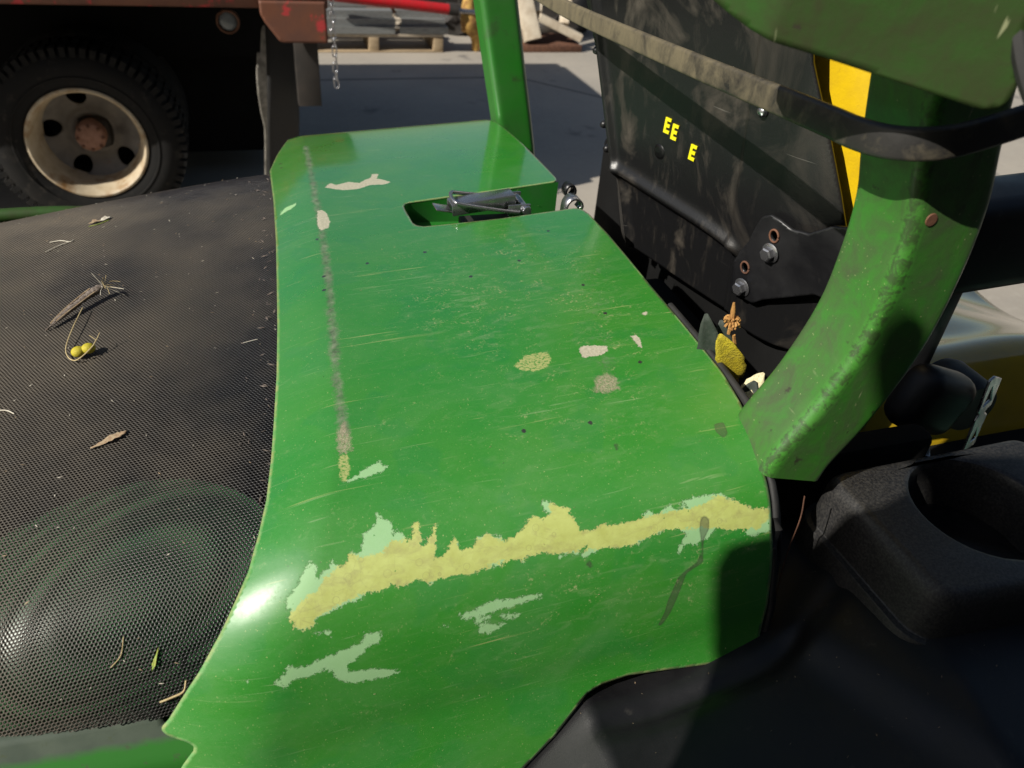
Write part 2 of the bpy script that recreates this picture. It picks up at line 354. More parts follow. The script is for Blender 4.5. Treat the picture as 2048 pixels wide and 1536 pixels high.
CHIP_BIG=[[(-.0200,1.0463),(-.0130,1.0424),(-.0040,1.0284),(.0010,1.0233),(.0040,1.0284),(.0030,1.0386),(.0070,1.0348),(.0130,1.0322),(.0150,1.0271),(.0210,1.0322),(.0280,1.0296),(.0280,1.022),(.0330,1.0258),(.0380,1.0245),(.0410,1.013),(.0510,1.0066),(.0530,.9977),(.0580,1.0028),(.0630,1.0092),(.0630,1.0169),(.0690,1.0156),(.0720,1.0258),(.0760,1.0233),(.0780,1.013),(.0830,1.0117),(.0830,1.0245),(.0820,1.0309),(.0850,1.0322),(.0880,1.0271),(.0930,1.0181),(.0970,1.0169),(.0940,1.0284),(.0900,1.0412),(.0960,1.0424),(.1020,1.036),(.1070,1.0309),(.1110,1.036),(.1090,1.0399),(.1140,1.0412),(.1230,1.0386),(.1250,1.0335),(.1330,1.0322),(.1440,1.0373),(.1470,1.0412),(.1550,1.0386),(.1610,1.0348),(.1720,1.0271),(.1790,1.0296),(.1860,1.0284),(.1810,1.0207),(.1840,1.0143),(.1870,1.0194),(.1910,1.0169),(.1910,1.022),(.2030,1.0271),(.2000,1.0322),(.2030,1.0335),(.2060,1.0399),(.2090,1.045),(.2090,1.045),(.2180,1.0476),(.2270,1.045),(.2380,1.0476),(.2450,1.0476),(.2530,1.0476),(.2620,1.0476),(.2630,1.0437),(.2680,1.0412),(.2720,1.0463),(.2760,1.0463),(.2810,1.0437),(.2870,1.0412),(.2920,1.0463),(.3010,1.0463),(.2950,1.0412),(.3040,1.0399),(.3160,1.0399),(.3260,1.0412),(.3340,1.0412),(.3350,1.0437),(.3450,1.0488),(.3500,1.0527),(.3600,1.0591),(.3800,1.0629),(.3790,1.0846),(.3650,1.0821),(.3580,1.0846),(.3520,1.0808),(.3530,1.0757),(.3330,1.0719),(.3260,1.068),(.3220,1.0706),(.3190,1.0731),(.3130,1.0757),(.3060,1.0795),(.2980,1.0757),(.2940,1.0795),(.2890,1.0834),(.2880,1.0808),(.2910,1.0757),(.2990,1.068),(.2900,1.0616),(.2800,1.0603),(.2740,1.0629),(.2690,1.0616),(.2620,1.0629),(.2570,1.0667),(.2500,1.0667),(.2410,1.0667),(.2330,1.0642),(.2230,1.0629),(.2170,1.0655),(.2080,1.0667),(.2060,1.0642),(.2100,1.0629),(.2120,1.0578),(.2060,1.0603),(.2010,1.0642),(.1970,1.0603),(.1870,1.0642),(.1860,1.0616),(.1910,1.0603),(.1840,1.0591),(.1730,1.0552),(.1660,1.0565),(.1600,1.0565),(.1590,1.0591),(.1510,1.0552),(.1410,1.0591),(.1430,1.0578),(.1250,1.0578),(.1190,1.0591),(.1060,1.0578),(.0920,1.0578),(.0850,1.0603),(.0750,1.054),(.0680,1.0565),(.0640,1.0578),(.0570,1.054),(.0450,1.0565),(.0350,1.0552),(.0330,1.0591),(.0210,1.0603),(.0130,1.0629),(.0010,1.0655),(-.0020,1.0693),(-.0060,1.0731),(-.0170,1.0693),(-.0150,1.0655),(-.0210,1.0616),(-.0170,1.0565),(-.0200,1.0527)]]
CHIP_YELLOW=[[(-.0180,1.0667),(-.0180,1.0591),(-.0080,1.0514),(.0040,1.0463),(.0080,1.0399),(.0200,1.0335),(.0280,1.0245),(.0370,1.0309),(.0530,1.0296),(.0620,1.0233),(.0720,1.0258),(.0780,1.013),(.0830,1.0117),(.0830,1.0322),(.0930,1.0181),(.0970,1.0169),(.0910,1.0424),(.1070,1.0322),(.1110,1.0412),(.1330,1.0335),(.1470,1.0424),(.1720,1.0284),(.1870,1.0296),(.1890,1.0194),(.2030,1.0284),(.2090,1.0463),(.2090,1.045),(.2380,1.0476),(.2620,1.0476),(.2860,1.0476),(.3100,1.0488),(.3220,1.0463),(.3300,1.0437),(.3450,1.0501),(.3600,1.0591),(.3740,1.0629),(.3740,1.0706),(.3650,1.0757),(.3530,1.0757),(.3330,1.0706),(.3140,1.0642),(.2990,1.0629),(.2800,1.0603),(.2630,1.0616),(.2500,1.0667),(.2230,1.0629),(.2060,1.0603),(.1890,1.0591),(.1600,1.0565),(.1410,1.0578),(.1430,1.054),(.1200,1.0578),(.0920,1.0578),(.0660,1.0578),(.0350,1.054),(.0210,1.0578),(.0010,1.0629),(-.0060,1.0719)]]
CHIP_MINT=[[(-.0350,1.1077),(-.0270,1.1038),(-.0250,1.0974),(-.0140,1.1013),(.0030,1.0974),(.0200,1.0936),(.0270,1.0936),(.0330,1.0885),(.0320,1.0846),(.0450,1.0885),(.0440,1.0962),(.0360,1.0962),(.0300,1.1013),(.0230,1.1064),(.0160,1.1102),(.0190,1.1153),(.0370,1.1179),(.0490,1.123),(.0560,1.1269),(.0500,1.1294),(.0360,1.1281),(.0210,1.1269),(.0100,1.1205),(.0060,1.1102),(.0020,1.1077),(-.0100,1.1102),(-.0230,1.1102),(-.0290,1.1153)],[(-.0020,1.0757),(.0100,1.0783),(.0090,1.0808),(.0040,1.0808),(.0000,1.0783)],[(.1050,1.0898),(.1150,1.0885),(.1310,1.0846),(.1530,1.0872),(.1720,1.0885),(.1710,1.0923),(.1550,1.0923),(.1340,1.0936),(.1180,1.0949),(.1070,1.0949)],[(.1150,1.0962),(.1290,1.0962),(.1290,1.0987),(.1210,1.1013),(.1400,1.1077),(.1280,1.1128),(.1200,1.1102),(.1180,1.1026)],[(.1340,1.0987),(.1500,1.100),(.1540,1.1038),(.1410,1.1051)],[(.0910,1.0962),(.0960,1.0949),(.0940,1.0987)],[(.0330,.9631),(.0430,.9580),(.0520,.9529),(.0640,.9478),(.0660,.9542),(.0700,.9555),(.0620,.9606),(.0470,.9619),(.0360,.9644)],[(-.0550,1.1038),(-.0530,1.1026),(-.0510,1.1038),(-.0530,1.1064)],[(.0180,.4362),(.0250,.4272),(.0400,.4259),(.0370,.4349),(.0260,.4413),(.0170,.4451)]]
CHIP_WHITE=[[(.0800,.3940),(.0880,.3786),(.0960,.3888),(.1140,.3812),(.1260,.3901),(.1360,.3799),(.1450,.3748),(.1490,.3594),(.1580,.3620),(.1520,.3799),(.1610,.3876),(.1690,.4003),(.1590,.4055),(.1410,.4016),(.1220,.4119),(.1020,.4106),(.0890,.4016)],[(.0620,.4720),(.0680,.4694),(.0730,.4835),(.0740,.5091),(.0700,.5270),(.0610,.5321),(.0580,.5155)],[(.2740,.8493),(.2810,.8467),(.3020,.8531),(.3000,.8608),(.2900,.8659),(.2720,.8647)],[(.3310,.8442),(.3360,.8429),(.3380,.8493),(.3360,.8583),(.3340,.8659),(.3320,.8621),(.3310,.8519)],[(.3580,.8097),(.3640,.8071),(.3660,.8109),(.3610,.8135)]]
CHIP_TAN=[[(.0360,.9043),(.0430,.8953),(.0450,.9133),(.0430,.9312),(.0330,.9337)],[(.2740,.8953),(.2850,.8915),(.2920,.9017),(.2880,.9158),(.2750,.9184),(.2650,.9145)]]
SCUFF=[[(.0330,.9337),(.0400,.9337),(.0400,.9503),(.0350,.9644),(.0310,.9567)],[(.2050,.8595),(.2210,.8467),(.2410,.8467),(.2430,.8570),(.2350,.8698),(.2200,.8723),(.2090,.8672)]]
DRIP=[[(.3160,1.0565),(.3190,1.0603),(.3180,1.068),(.3130,1.0757),(.3120,1.0834),(.3120,1.0923),(.3120,1.0962),(.3030,1.100),(.2970,1.1026),(.2940,1.1115),(.2900,1.1243),(.2850,1.1384),(.2780,1.1499),(.2750,1.1486),(.2800,1.1371),(.2820,1.1256),(.2880,1.1102),(.2900,1.1051),(.2970,1.100),(.3070,1.0949),(.3100,1.0885),(.3110,1.0757),(.3100,1.0667),(.3120,1.0578)],[(.2090,1.0719),(.2120,1.0706),(.2150,1.0757),(.2130,1.077),(.2100,1.0744)],[(.3530,.9785),(.3620,.9785),(.3600,.9913),(.3540,.9938),(.3510,.9862)],[(.2580,.9785),(.2610,.9785),(.2600,.9836),(.2580,.9849)]]
DOTS=[[(.3220,.7994),(.3200,.7406),(.3230,.8851),(.2470,.9503),(.1880,.9452),(.1700,.6216),(.2690,.6702),(.0540,.5538),(.0520,.6472),(.2070,.6907),(.1020,.6306),(.0490,.6766),(.3260,.6076),(.0290,.2430),(.0290,.2648)]]
GRIME=[[(.0710,.1919),(.0620,.5052),(.0570,.6370),(.0500,.7406),(.0440,.8314),(.0410,.9069)],[(.3430,.7163),(.3130,.8122),(.2790,.9094)]]

def chips(U):
    out = {}
    def uni(polys, r=.03):
        sd = np.full(len(U), r)
        for P in polys: sd = np.minimum(sd, psd(U, P)[0])
        return np.clip(sd, -r, r)
    out['chip_mint'] = uni(CHIP_BIG+CHIP_MINT); out['chip_yellow'] = uni(CHIP_YELLOW); out['chip_white'] = uni(CHIP_WHITE)
    out['chip_tan'] = uni(CHIP_TAN); out['scuff'] = uni(SCUFF); out['drip'] = uni(DRIP)
    d = np.full(len(U), .03)
    for q in DOTS[0]: d = np.minimum(d, np.hypot(*(U-np.array(q)).T)-.0025)
    out['dots'] = d
    g = np.zeros(len(U))
    for P, w_, amp in zip(GRIME, (.0065, .014), (1., .40)):
        P = np.array(P); Q = cat(P, 8); best = np.full(len(U), 9.)
        for a, b in zip(Q[:-1], Q[1:]):
            e = b-a; t = np.clip(((U-a)@e)/(e@e), 0, 1); best = np.minimum(best, np.hypot(*(U-a-t[:, None]*e).T))
        g = np.maximum(g, amp*np.exp(-(best/w_)**2))
    out['grime'] = g
    k = np.zeros(len(U))
    for cx, cs, rx, rs, a in ((.20, .74, .07, .10, 1), (.27, .66, .05, .09, .8), (.31, .80, .05, .10, .8), (.34, .70, .03, .07, .8), (.16, .62, .04, .05, .5), (.25, 1.10, .16, .05, .55), (.25, .90, .12, .10, .45)):
        k = np.maximum(k, a*np.exp(-((U[:, 0]-cx)/rx)**2-((U[:, 1]-cs)/rs)**2))
    out['dust'] = k
    out['rim'] = np.clip(psd(U, OUT)[0], -.03, .01)
    return out
def hood_mat():
    t = NT('hood_paint'); uv = t.coord('UV')
    fine = t.noise(uv, 260, 5, .65); med = t.noise(uv, 90, 5, .62); big = t.noise(uv, 9, 4, .55); huge = t.noise(t.vec(uv, loc=(2.2, .7, 0)), 16, 2, .5)
    col = t.mix(t.ramp(big, .35, .68), GREEN, (.044, .240, .020))
    col = t.mix(t.math('MULTIPLY', t.ramp(huge, .54, .58), .35), col, (.014, .20, .030))
    # chalky dust film, also painting in sky-reflection patches; fine mottling of aged paint
    grain = t.noise(uv, 700, 3, .7); sheen_film = t.noise(t.vec(uv, (1, 1.6, 1), (0, 0, .5), (5, 2, 0)), 7, 8, .68, .9)
    col = t.mix(t.ramp(grain, .25, .75, .0, .30), col, (.016, .135, .014)); col = t.mix(t.ramp(sheen_film, .46, .74, 0, .34), col, (.085, .245, .060))
    swirl = t.noise(t.vec(uv, (1, 1, 1), (0, 0, 1.1)), 55, 6, .75, 2.5); col = t.mix(t.ramp(swirl, .58, .72, 0, .28), col, (.14, .30, .09))
    # dry specks and rub marks of yellowish dust
    dust = t.attr('dust')
    f1 = t.math('MULTIPLY', t.ramp(t.noise(uv, 300, 7, .78, .6), .535, .60), t.ramp(t.math('ADD', t.noise(t.vec(uv, (1, 1.7, 1), loc=(3, 3, 0)), 36, 5, .7, .8), t.math('MULTIPLY', dust, .10)), .58, .66))
    col = t.mix(t.math('MULTIPLY', f1, t.ramp(dust, .02, .6, .25, .80)), col, (.36, .37, .16))
    sm_ = t.ramp(t.noise(t.vec(uv, (1, 3, 1), (0, 0, .6)), 40, 6, .65, .8), .52, .75)
    col = t.mix(t.math('MULTIPLY', sm_, t.ramp(dust, .0, 1., .05, .50)), col, (.30, .38, .20))
    for sc, r0, r1, c in ((240, .0, .17, (.46, .48, .20)), (420, .02, .24, (.36, .44, .16)), (600, .02, .26, (.30, .40, .14)), (130, .0, .10, (.03, .035, .02))):
        vd = t.new('ShaderNodeTexVoronoi'); vd.inputs['Scale'].default_value = sc; t.ln(t.vec(uv, loc=(sc*.01, .3, 0)), vd.inputs['Vector'])
        sx = t.new('ShaderNodeSeparateColor'); t.ln(vd.outputs['Color'], sx.inputs[0])
        r_ = t.ramp(sx.outputs[0], .55, 1., r0-.06, r1*.78); m = t.math('LESS_THAN', vd.outputs['Distance'], r_)
        col = t.mix(t.math('MULTIPLY', m, .55), col, c)
    # thin scratches
    for ang, sx_, sy_, th, c, am in ((.06, 7, 330, .69, (.40, .42, .16), .55), (-.35, 9, 300, .69, (.26, .38, .18), .5), (1.25, 10, 280, .69, (.26, .38, .16), .4), (.75, 6, 380, .70, (.32, .40, .18), .45)):
        n = t.noise(t.vec(uv, (sx_, sy_, 1), (0, 0, ang), (ang*7, 1.3, 0)), 1, 2, .5, .9); msk = t.ramp(t.noise(t.vec(uv, loc=(ang*3, ang, 0)), 11, 3), .45, .62)
        col = t.mix(t.math('MULTIPLY', t.math('MULTIPLY', t.ramp(n, th, th+.03), msk), am), col, c)
    # grime band
    gr = t.attr('grime'); gm = t.math('MULTIPLY', t.ramp(t.math('ADD', gr, t.math('ADD', t.math('MULTIPLY', t.math('SUBTRACT', fine, .5), 1.3), t.math('MULTIPLY', t.math('SUBTRACT', t.noise(uv, 30, 7, .75), .5), 2.2))), .40, 1.1), .75)
    col = t.mix(gm, col, t.mix(t.ramp(med, .35, .65), (.06, .065, .045), (.24, .245, .18)))
    def jag(a, amp, w_=.00022, n=None):
        x = t.math('ADD', t.attr(a), t.math('MULTIPLY', t.math('SUBTRACT', n or edge, .5), amp)); return t.ramp(x, -w_, w_, 1, 0)
    edge = t.math('ADD', t.math('MULTIPLY', t.noise(uv, 520, 5, .78), .5), t.math('MULTIPLY', t.noise(uv, 190, 4, .65, .6), .5))
    holes = t.ramp(t.noise(t.vec(uv, loc=(1, 4, 0)), 170, 2, .5), .255, .265, 0, 1)
    cm = t.math('MULTIPLY', jag('chip_mint', .019, .0003), holes); cy = t.ramp(t.math('ADD', t.math('SUBTRACT', t.attr('chip_yellow'), .0010), t.math('MULTIPLY', t.math('SUBTRACT', edge, .5), .021)), -.0003, .0003, 1, 0); cy = t.math('MULTIPLY', cy, cm)
    mintc = t.mix(med, (.24, .46, .19), (.29, .50, .25)); yelc = t.mix(t.ramp(med, .3, .7), (.38, .42, .10), (.46, .52, .15))
    yelc = t.mix(t.ramp(t.noise(uv, 60, 6, .7), .55, .72), yelc, (.30, .30, .10)); ring = t.voro(t.vec(uv, loc=(.11, .2, 0)), 62); rb_ = t.math('ADD', ring, t.math('MULTIPLY', med, .12)); yelc = t.mix(t.math('MULTIPLY', t.ramp(t.math('ABSOLUTE', t.math('SUBTRACT', rb_, .24)), .004, .018, 1, 0), .45), yelc, (.24, .22, .08)); yelc = t.mix(t.ramp(t.noise(t.vec(uv, (1, 2.2, 1), (0, 0, .2)), 42, 8, .72, 1.), .50, .72, 0, .6), yelc, (.27, .25, .085)); crk = t.voro(uv, 95, 'DISTANCE_TO_EDGE'); yelc = t.mix(t.math('MULTIPLY', t.ramp(crk, .0, .02, 1, 0), t.ramp(big, .45, .6, 0, .35)), yelc, (.20, .19, .07))
    yelc = t.mix(t.math('MULTIPLY', t.ramp(fine, .60, .70), .4), yelc, (.30, .27, .10))
    edge_shade = t.ramp(t.math('ABSOLUTE', t.math('ADD', t.attr('chip_mint'), t.math('MULTIPLY', t.math('SUBTRACT', edge, .5), .016))), .0001, .0007, .30, 0); col = t.mix(cm, col, mintc); col = t.mix(edge_shade, col, (.05, .10, .03)); col = t.mix(cy, col, yelc)  # thin dark line round the chips paints in their edge shadow
    cw = jag('chip_white', .011); col = t.mix(cw, col, t.mix(t.ramp(t.noise(uv, 330, 6, .75), .38, .66), (.50, .47, .35), (.33, .32, .22)))
    ct = t.math('MULTIPLY', jag('chip_tan', .026, .0016), t.ramp(t.noise(uv, 380, 6, .75), .36, .56, .25, 1)); col = t.mix(t.math('MULTIPLY', ct, .85), col, t.mix(t.ramp(t.noise(uv, 520, 5, .75), .35, .65), (.20, .14, .09), (.50, .42, .30)))
    sc_ = t.math('MULTIPLY', jag('scuff', .013, .0006), t.ramp(t.noise(uv, 420, 6, .7), .40, .52)); col = t.mix(t.math('MULTIPLY', sc_, .85), col, (.44, .44, .16))
    dr = jag('drip', .0022); col = t.mix(t.math('MULTIPLY', dr, .62), col, (.05, .065, .035))
    rim = t.ramp(t.math('ABSOLUTE', t.attr('drip')), 0, .0011, .5, 0); col = t.mix(rim, col, (.03, .045, .02))
    col = t.mix(jag('dots', .002), col, (.025, .03, .02))
    ew = t.ramp(t.math('ADD', t.attr('rim'), t.math('MULTIPLY', t.math('SUBTRACT', edge, .5), .004)), -.0030, -.0008, 0, 1); col = t.mix(t.math('MULTIPLY', ew, .8), col, t.mix(t.ramp(med, .4, .6), (.16, .36, .12), (.36, .38, .16)))
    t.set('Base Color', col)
    chip = t.math('MAXIMUM', t.math('MAXIMUM', cm, cw), t.math('MAXIMUM', gm, ct))
    rgh = t.math('ADD', t.ramp(sheen_film, .3, .7, .22, .42), t.math('MULTIPLY', t.ramp(fine, .4, .8), .10)); rgh = t.math('ADD', rgh, t.math('MULTIPLY', f1, .2)); uq = t.new('ShaderNodeSeparateXYZ'); t.ln(uv, uq.inputs[0]); rgh = t.math('ADD', rgh, t.ramp(uq.outputs[1], .75, 1.03, 0, .16))
    t.set('Roughness', t.fmix(chip, rgh, .62)); t.set('Specular IOR Level', .9); t.set('Coat IOR', 2.3)
    usx = t.new('ShaderNodeSeparateXYZ'); t.ln(uv, usx.inputs[0]); t.set('Coat Weight', t.fmix(chip, t.ramp(usx.outputs[1], .55, 1.0, 1., .10), 0.)); us = t.new('ShaderNodeSeparateXYZ'); t.ln(uv, us.inputs[0]); t.set('Coat Roughness', t.math('ADD', t.ramp(us.outputs[1], .55, 1.0, .085, .30), t.ramp(big, .3, .7, -.02, .04)))
    h = t.math('ADD', t.math('MULTIPLY', chip, -.6), t.math('ADD', t.math('MULTIPLY', big, .9), t.math('MULTIPLY', fine, .10)))
    t.bump(h, .6, .0007); return t.m
OUT = [(.060, .0), (.055, .06), (.045, .12), (.026, .19), (.012, .257), (.011, .39), (.007, .519), (.002, .62), (-.003, .714), (-.009, .798), (-.016, .867), (-.021, .911), (-.027, .954), (-.035, .987), (-.044, 1.017), (-.055, 1.040), (-.068, 1.0655), (-.083, 1.091), (-.099, 1.117), (-.116, 1.145), (-.1225, 1.153), (-.1232, 1.158), (-.119, 1.1605), (-.113, 1.1612), (-.104, 1.1622), (-.1002, 1.1650), (-.1008, 1.169), (-.112, 1.1857), (-.135, 1.23), (-.17, 1.30),
       (.13, 1.30), (.155, 1.2624), (.183, 1.238), (.205, 1.213), (.213, 1.204), (.225, 1.199), (.251, 1.197), (.290, 1.203), (.33, 1.2095), (.358, 1.213), (.370, 1.2125), (.377, 1.208), (.3795, 1.195), (.382, 1.164), (.380, 1.12), (.3775, 1.082), (.378, 1.031), (.384, .995), (.389, .959), (.3925, .92), (.392, .88), (.391, .765), (.3925, .70), (.3935, .634), (.392, .575), (.389, .560), (.381, .5535), (.279, .5580),
       (.20, .5560), (.182, .5545), (.1745, .549), (.1715, .540), (.1700, .50), (.1705, .4870), (.1735, .4800), (.180, .4765), (.24, .4720), (.32, .4670), (.385, .4610), (.3905, .457), (.393, .448), (.394, .33), (.3955, .16), (.394, .13), (.388, .105), (.380, .06), (.37, .0)]
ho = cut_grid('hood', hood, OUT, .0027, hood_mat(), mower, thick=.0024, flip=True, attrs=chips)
setp(ho, 'green hood panel with flaking paint along its near crest')
# latch recess: a tray under the slot
Z = lambda x, y: 1.197-.06*(.4-x)
def tray():
    # inner walls follow the slot outline, 26 mm deep, open at the front
    path = [(.392, .010), (.279, .004), (.20, .006), (.182, .0075), (.1745, .013), (.1715, .022), (.1700, .062), (.1705, .075), (.1735, .082), (.180, .0855), (.24, .090), (.32, .095), (.392, .101)]
    V = []; F = []; n = len(path)
    for x, y in path:
        s = np.interp(-y, -HC[:, 0], HL); p = hood(x, s, -.0012); V.append(p); V.append((p[0], p[1], p[2]-.026-.03*max(0, (x-.17)/.22)))
    for i in range(n-1): F.append((2*i, 2*i+1, 2*i+3, 2*i+2))
    F.append(tuple(2*i+1 for i in range(n)))
    return mk('latch_recess', V, F, M['green_inner2'], ho, 40)
M['green_inner2'] = pmat('recess_paint', (.022, .19, .022), (.03, .16, .03), 30, .35, bump=.1, bscale=200, bdist=.0003, coat=.2)
tray()

# hood latch: lever, wire bail, pivot, base, catch
def P_(x, y, z): return Vector((x, y, z))
zl = 1.190
bm = bmesh.new()   # channel shaped lever
Mx = Matrix.Translation((.266, .045, zl+.010)) @ Matrix.Rotation(R(-5), 4, 'Y') @ Matrix.Rotation(R(3), 4, 'Z')
bx(bm, (.085, .024, .0022), Mx @ Matrix.Translation((0, 0, .007)), .0008, 2)
bx(bm, (.085, .002, .014), Mx @ Matrix.Translation((0, -.0115, 0)), .0006, 2); bx(bm, (.085, .002, .014), Mx @ Matrix.Translation((0, .0115, 0)), .0006, 2)
bx(bm, (.022, .022, .0022), Mx @ Matrix.Translation((-.052, 0, .001)) @ Matrix.Rotation(R(18), 4, 'Y'), .0008, 2)
from_bm('latch_lever', bm, M['steel'], ho)
bail = [(.312, .026, zl+.002), (.306, .0245, zl+.003), (.280, .024, zl+.008), (.236, .0265, zl+.0165), (.2275, .030, zl+.019), (.2255, .044, zl+.020), (.229, .058, zl+.020), (.238, .061, zl+.018), (.280, .064, zl+.010), (.308, .064, zl+.004)]
tube('wire_bail', bail, .0026, M['steel'], ho, 10, 6)
for yy in (.0245, .066):
    bm = bmesh.new(); bx(bm, (.030, .003, .026), Matrix.Translation((.312, yy+.003, zl-.001)), .001); from_bm('latch_bracket', bm, M['steel'], ho)
lathe('pivot_pin', [(0, -.004), (.0052, -.0035), (.0058, -.002), (.006, 0), (.0045, .002), (.0045, .050), (0, .050)], M['steel'], ho, 20, 'y', (.3205, .0225, zl+.006))
bm = bmesh.new(); bx(bm, (.10, .034, .010), Matrix.Translation((.290, .045, zl-.019)), .002); from_bm('latch_base', bm, M['dark_steel'], ho)
# curled keeper hook in front of the latch, on the bulkhead
hk = [(.385, -.030), (.385, -.004), (.387, .006), (.393, .011), (.401, .009), (.405, .002), (.402, -.003)]
V = []; F = []; Q = cat([(a, 0, b) for a, b in hk], 5)
for x, _, z in Q:
    for yy in (.040, .060): V.append((x, yy, 1.186+z))
F = [(2*i, 2*i+1, 2*i+3, 2*i+2) for i in range(len(Q)-1)]
k_ = mk('keeper_hook', V, F, M['steel'], mower, True); md = k_.modifiers.new('t', 'SOLIDIFY'); md.thickness = .0028
Q = [(.404+.0085*math.cos(a), .090+.000*a, 1.192+.0105*math.sin(a)) for a in np.linspace(R(-60), R(250), 14)]
V = []
for x, y, z in Q:
    for yy in (.080, .096): V.append((x, yy, z))
k_ = mk('hinge_curl', V, [(2*i, 2*i+1, 2*i+3, 2*i+2) for i in range(len(Q)-1)], M['black_metal'], mower, True); md = k_.modifiers.new('t', 'SOLIDIFY'); md.thickness = .003
# rubber seal that peeps out along the near front edge
SL = np.linspace(.80, 1.215, 30)
sp = []
for i, s in enumerate(SL):
    xe = np.interp(s, [.80, .92, .959, 1.031, 1.082, 1.164, 1.215], [.392, .3935, .390, .380, .379, .383, .376]); p = hood(xe, s, -.008); sp.append((p[0]+.004+.004*math.exp(-((s-.97)/.03)**2), p[1], p[2]))
V, F = sweep_geo(sp, rrect(.018, .007, .003, 3), N0=(0, .45, 1)); mk('edge_seal', V, F, M['rubber'], mower, 40)
V, F = sweep_geo([(a+.011, b+.004, c-.012) for a, b, c in sp[6:]], rrect(.010, .004, .0018, 3), N0=(0, .3, 1)); mk('edge_seal', V, F, M['rubber'], mower, 40)

# ------------------------------------------------------------------ perforated screen
def make_screen():
    p = .0031; rh = p*.43; rows = p*.866
    xs = np.arange(-.52, .036, p); ss = np.arange(.0, 1.10, rows)
    X, Sg = np.meshgrid(xs, ss); X = X+(np.arange(len(ss)) % 2)[:, None]*p/2
    X = X.ravel(); Sg = Sg.ravel()
    zc = screen(X, Sg)[:, 2]; yc = screen(X, Sg)[:, 1]
    k = ~((yc < -.3) & (zc < 1.012-.02*(X+.135))); X = X[k]; Sg = Sg[k]; n = len(X)
    a = np.pi/6+np.arange(6)*np.pi/3; oc = p/np.sqrt(3)
    u = np.concatenate([oc*np.cos(a), rh*np.cos(a), rh*np.cos(a)]); v = np.concatenate([oc*np.sin(a), rh*np.sin(a), rh*np.sin(a)])
    off = np.r_[np.zeros(12), np.full(6, -.0008)]
    V = screen(X[:, None]+u, Sg[:, None]+v, np.broadcast_to(off, (n, 18)))
    j = np.arange(6); jn = (j+1) % 6
    q = np.concatenate([np.stack([j, jn, 6+jn, 6+j], -1), np.stack([6+j, 6+jn, 12+jn, 12+j], -1)])
    Fq = (np.arange(n)[:, None, None]*18+q).reshape(-1, 4)
    me = bpy.data.meshes.new('grille_screen'); me.vertices.add(n*18); me.vertices.foreach_set('co', V.astype(np.float32).ravel())
    me.loops.add(Fq.size); me.loops.foreach_set('vertex_index', Fq.ravel().astype(np.int32)); me.polygons.add(len(Fq))
    me.polygons.foreach_set('loop_start', np.arange(0, Fq.size, 4, dtype=np.int32)); me.update()
    me.materials.append(M['screen']); o = bpy.data.objects.new('grille_screen', me); COL.objects.link(o); par(o, mower); return o
gs = make_screen(); setp(gs, 'black perforated metal grille screen curved over the engine', kind='stuff')
# cavity under the screen, with a green fan shroud close below its near side
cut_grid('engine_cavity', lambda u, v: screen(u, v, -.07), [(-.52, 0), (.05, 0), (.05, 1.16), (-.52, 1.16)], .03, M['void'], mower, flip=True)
def shroud(u, v):
    d = ((v-.955+.25*(u+.15))/.105)**2+.7*((u+.15)/.11)**2+.06*np.sin(u*22+v*9)
    return screen(u, v, -(.0095+.0075*d))
th = np.linspace(0, 2*np.pi, 40, endpoint=False)
cut_grid('fan_shroud', shroud, [(-.165+.15*math.cos(a), .955+.122*math.sin(a)) for a in th], .006, M['green_inner'], mower, flip=True)
# side panel below the screen
def lowp(u, v):
    yy = np.interp(v, [0, .006, .034, .042, .06, .25], [-.452, -.462, -.4805, -.4875, -.492, -.52]); zz = np.interp(v, [0, .006, .034, .042, .06, .25], [1.004, 1.006, .986, .978, .96, .77])
    return np.stack([u, yy, zz-.10*(u+.135)-.5*(u+.135)*0], -1)
t = NT('side_panel_paint'); v_ = t.coord('UV'); sp_ = t.new('ShaderNodeSeparateXYZ'); t.ln(v_, sp_.inputs[0])
e_ = t.math('ADD', sp_.outputs[1], t.math('MULTIPLY', t.math('SUBTRACT', t.noise(v_, 60, 5, .6), .5), .008))
c_ = t.mix(t.ramp(t.noise(v_, 30, 5), .35, .7), (.060, .082, .060), (.095, .120, .088)); c_ = t.mix(t.ramp(e_, .022, .030), c_, (.030, .175, .022)); c_ = t.mix(t.ramp(t.noise(v_, 90, 6, .7), .6, .72), c_, (.07, .09, .05))
t.set('Base Color', c_); t.set('Roughness', .5); M['side_panel'] = t.m
cut_grid('side_panel', lowp, [(-.55, 0), (-.134, 0), (-.128, .004), (-.126, .012), (-.112, .022), (-.02, .03), (-.02, .25), (-.55, .25)], .004, M['side_panel'], mower, thick=.003, flip=True)
# far side rail seen behind the screen at the left
tube('far_rail', [(-.52, .43, 1.046), (-.45, .43, 1.050), (-.33, .43, 1.052), (-.22, .43, 1.045)], .011, M['green_dull'], mower, 10, 4)

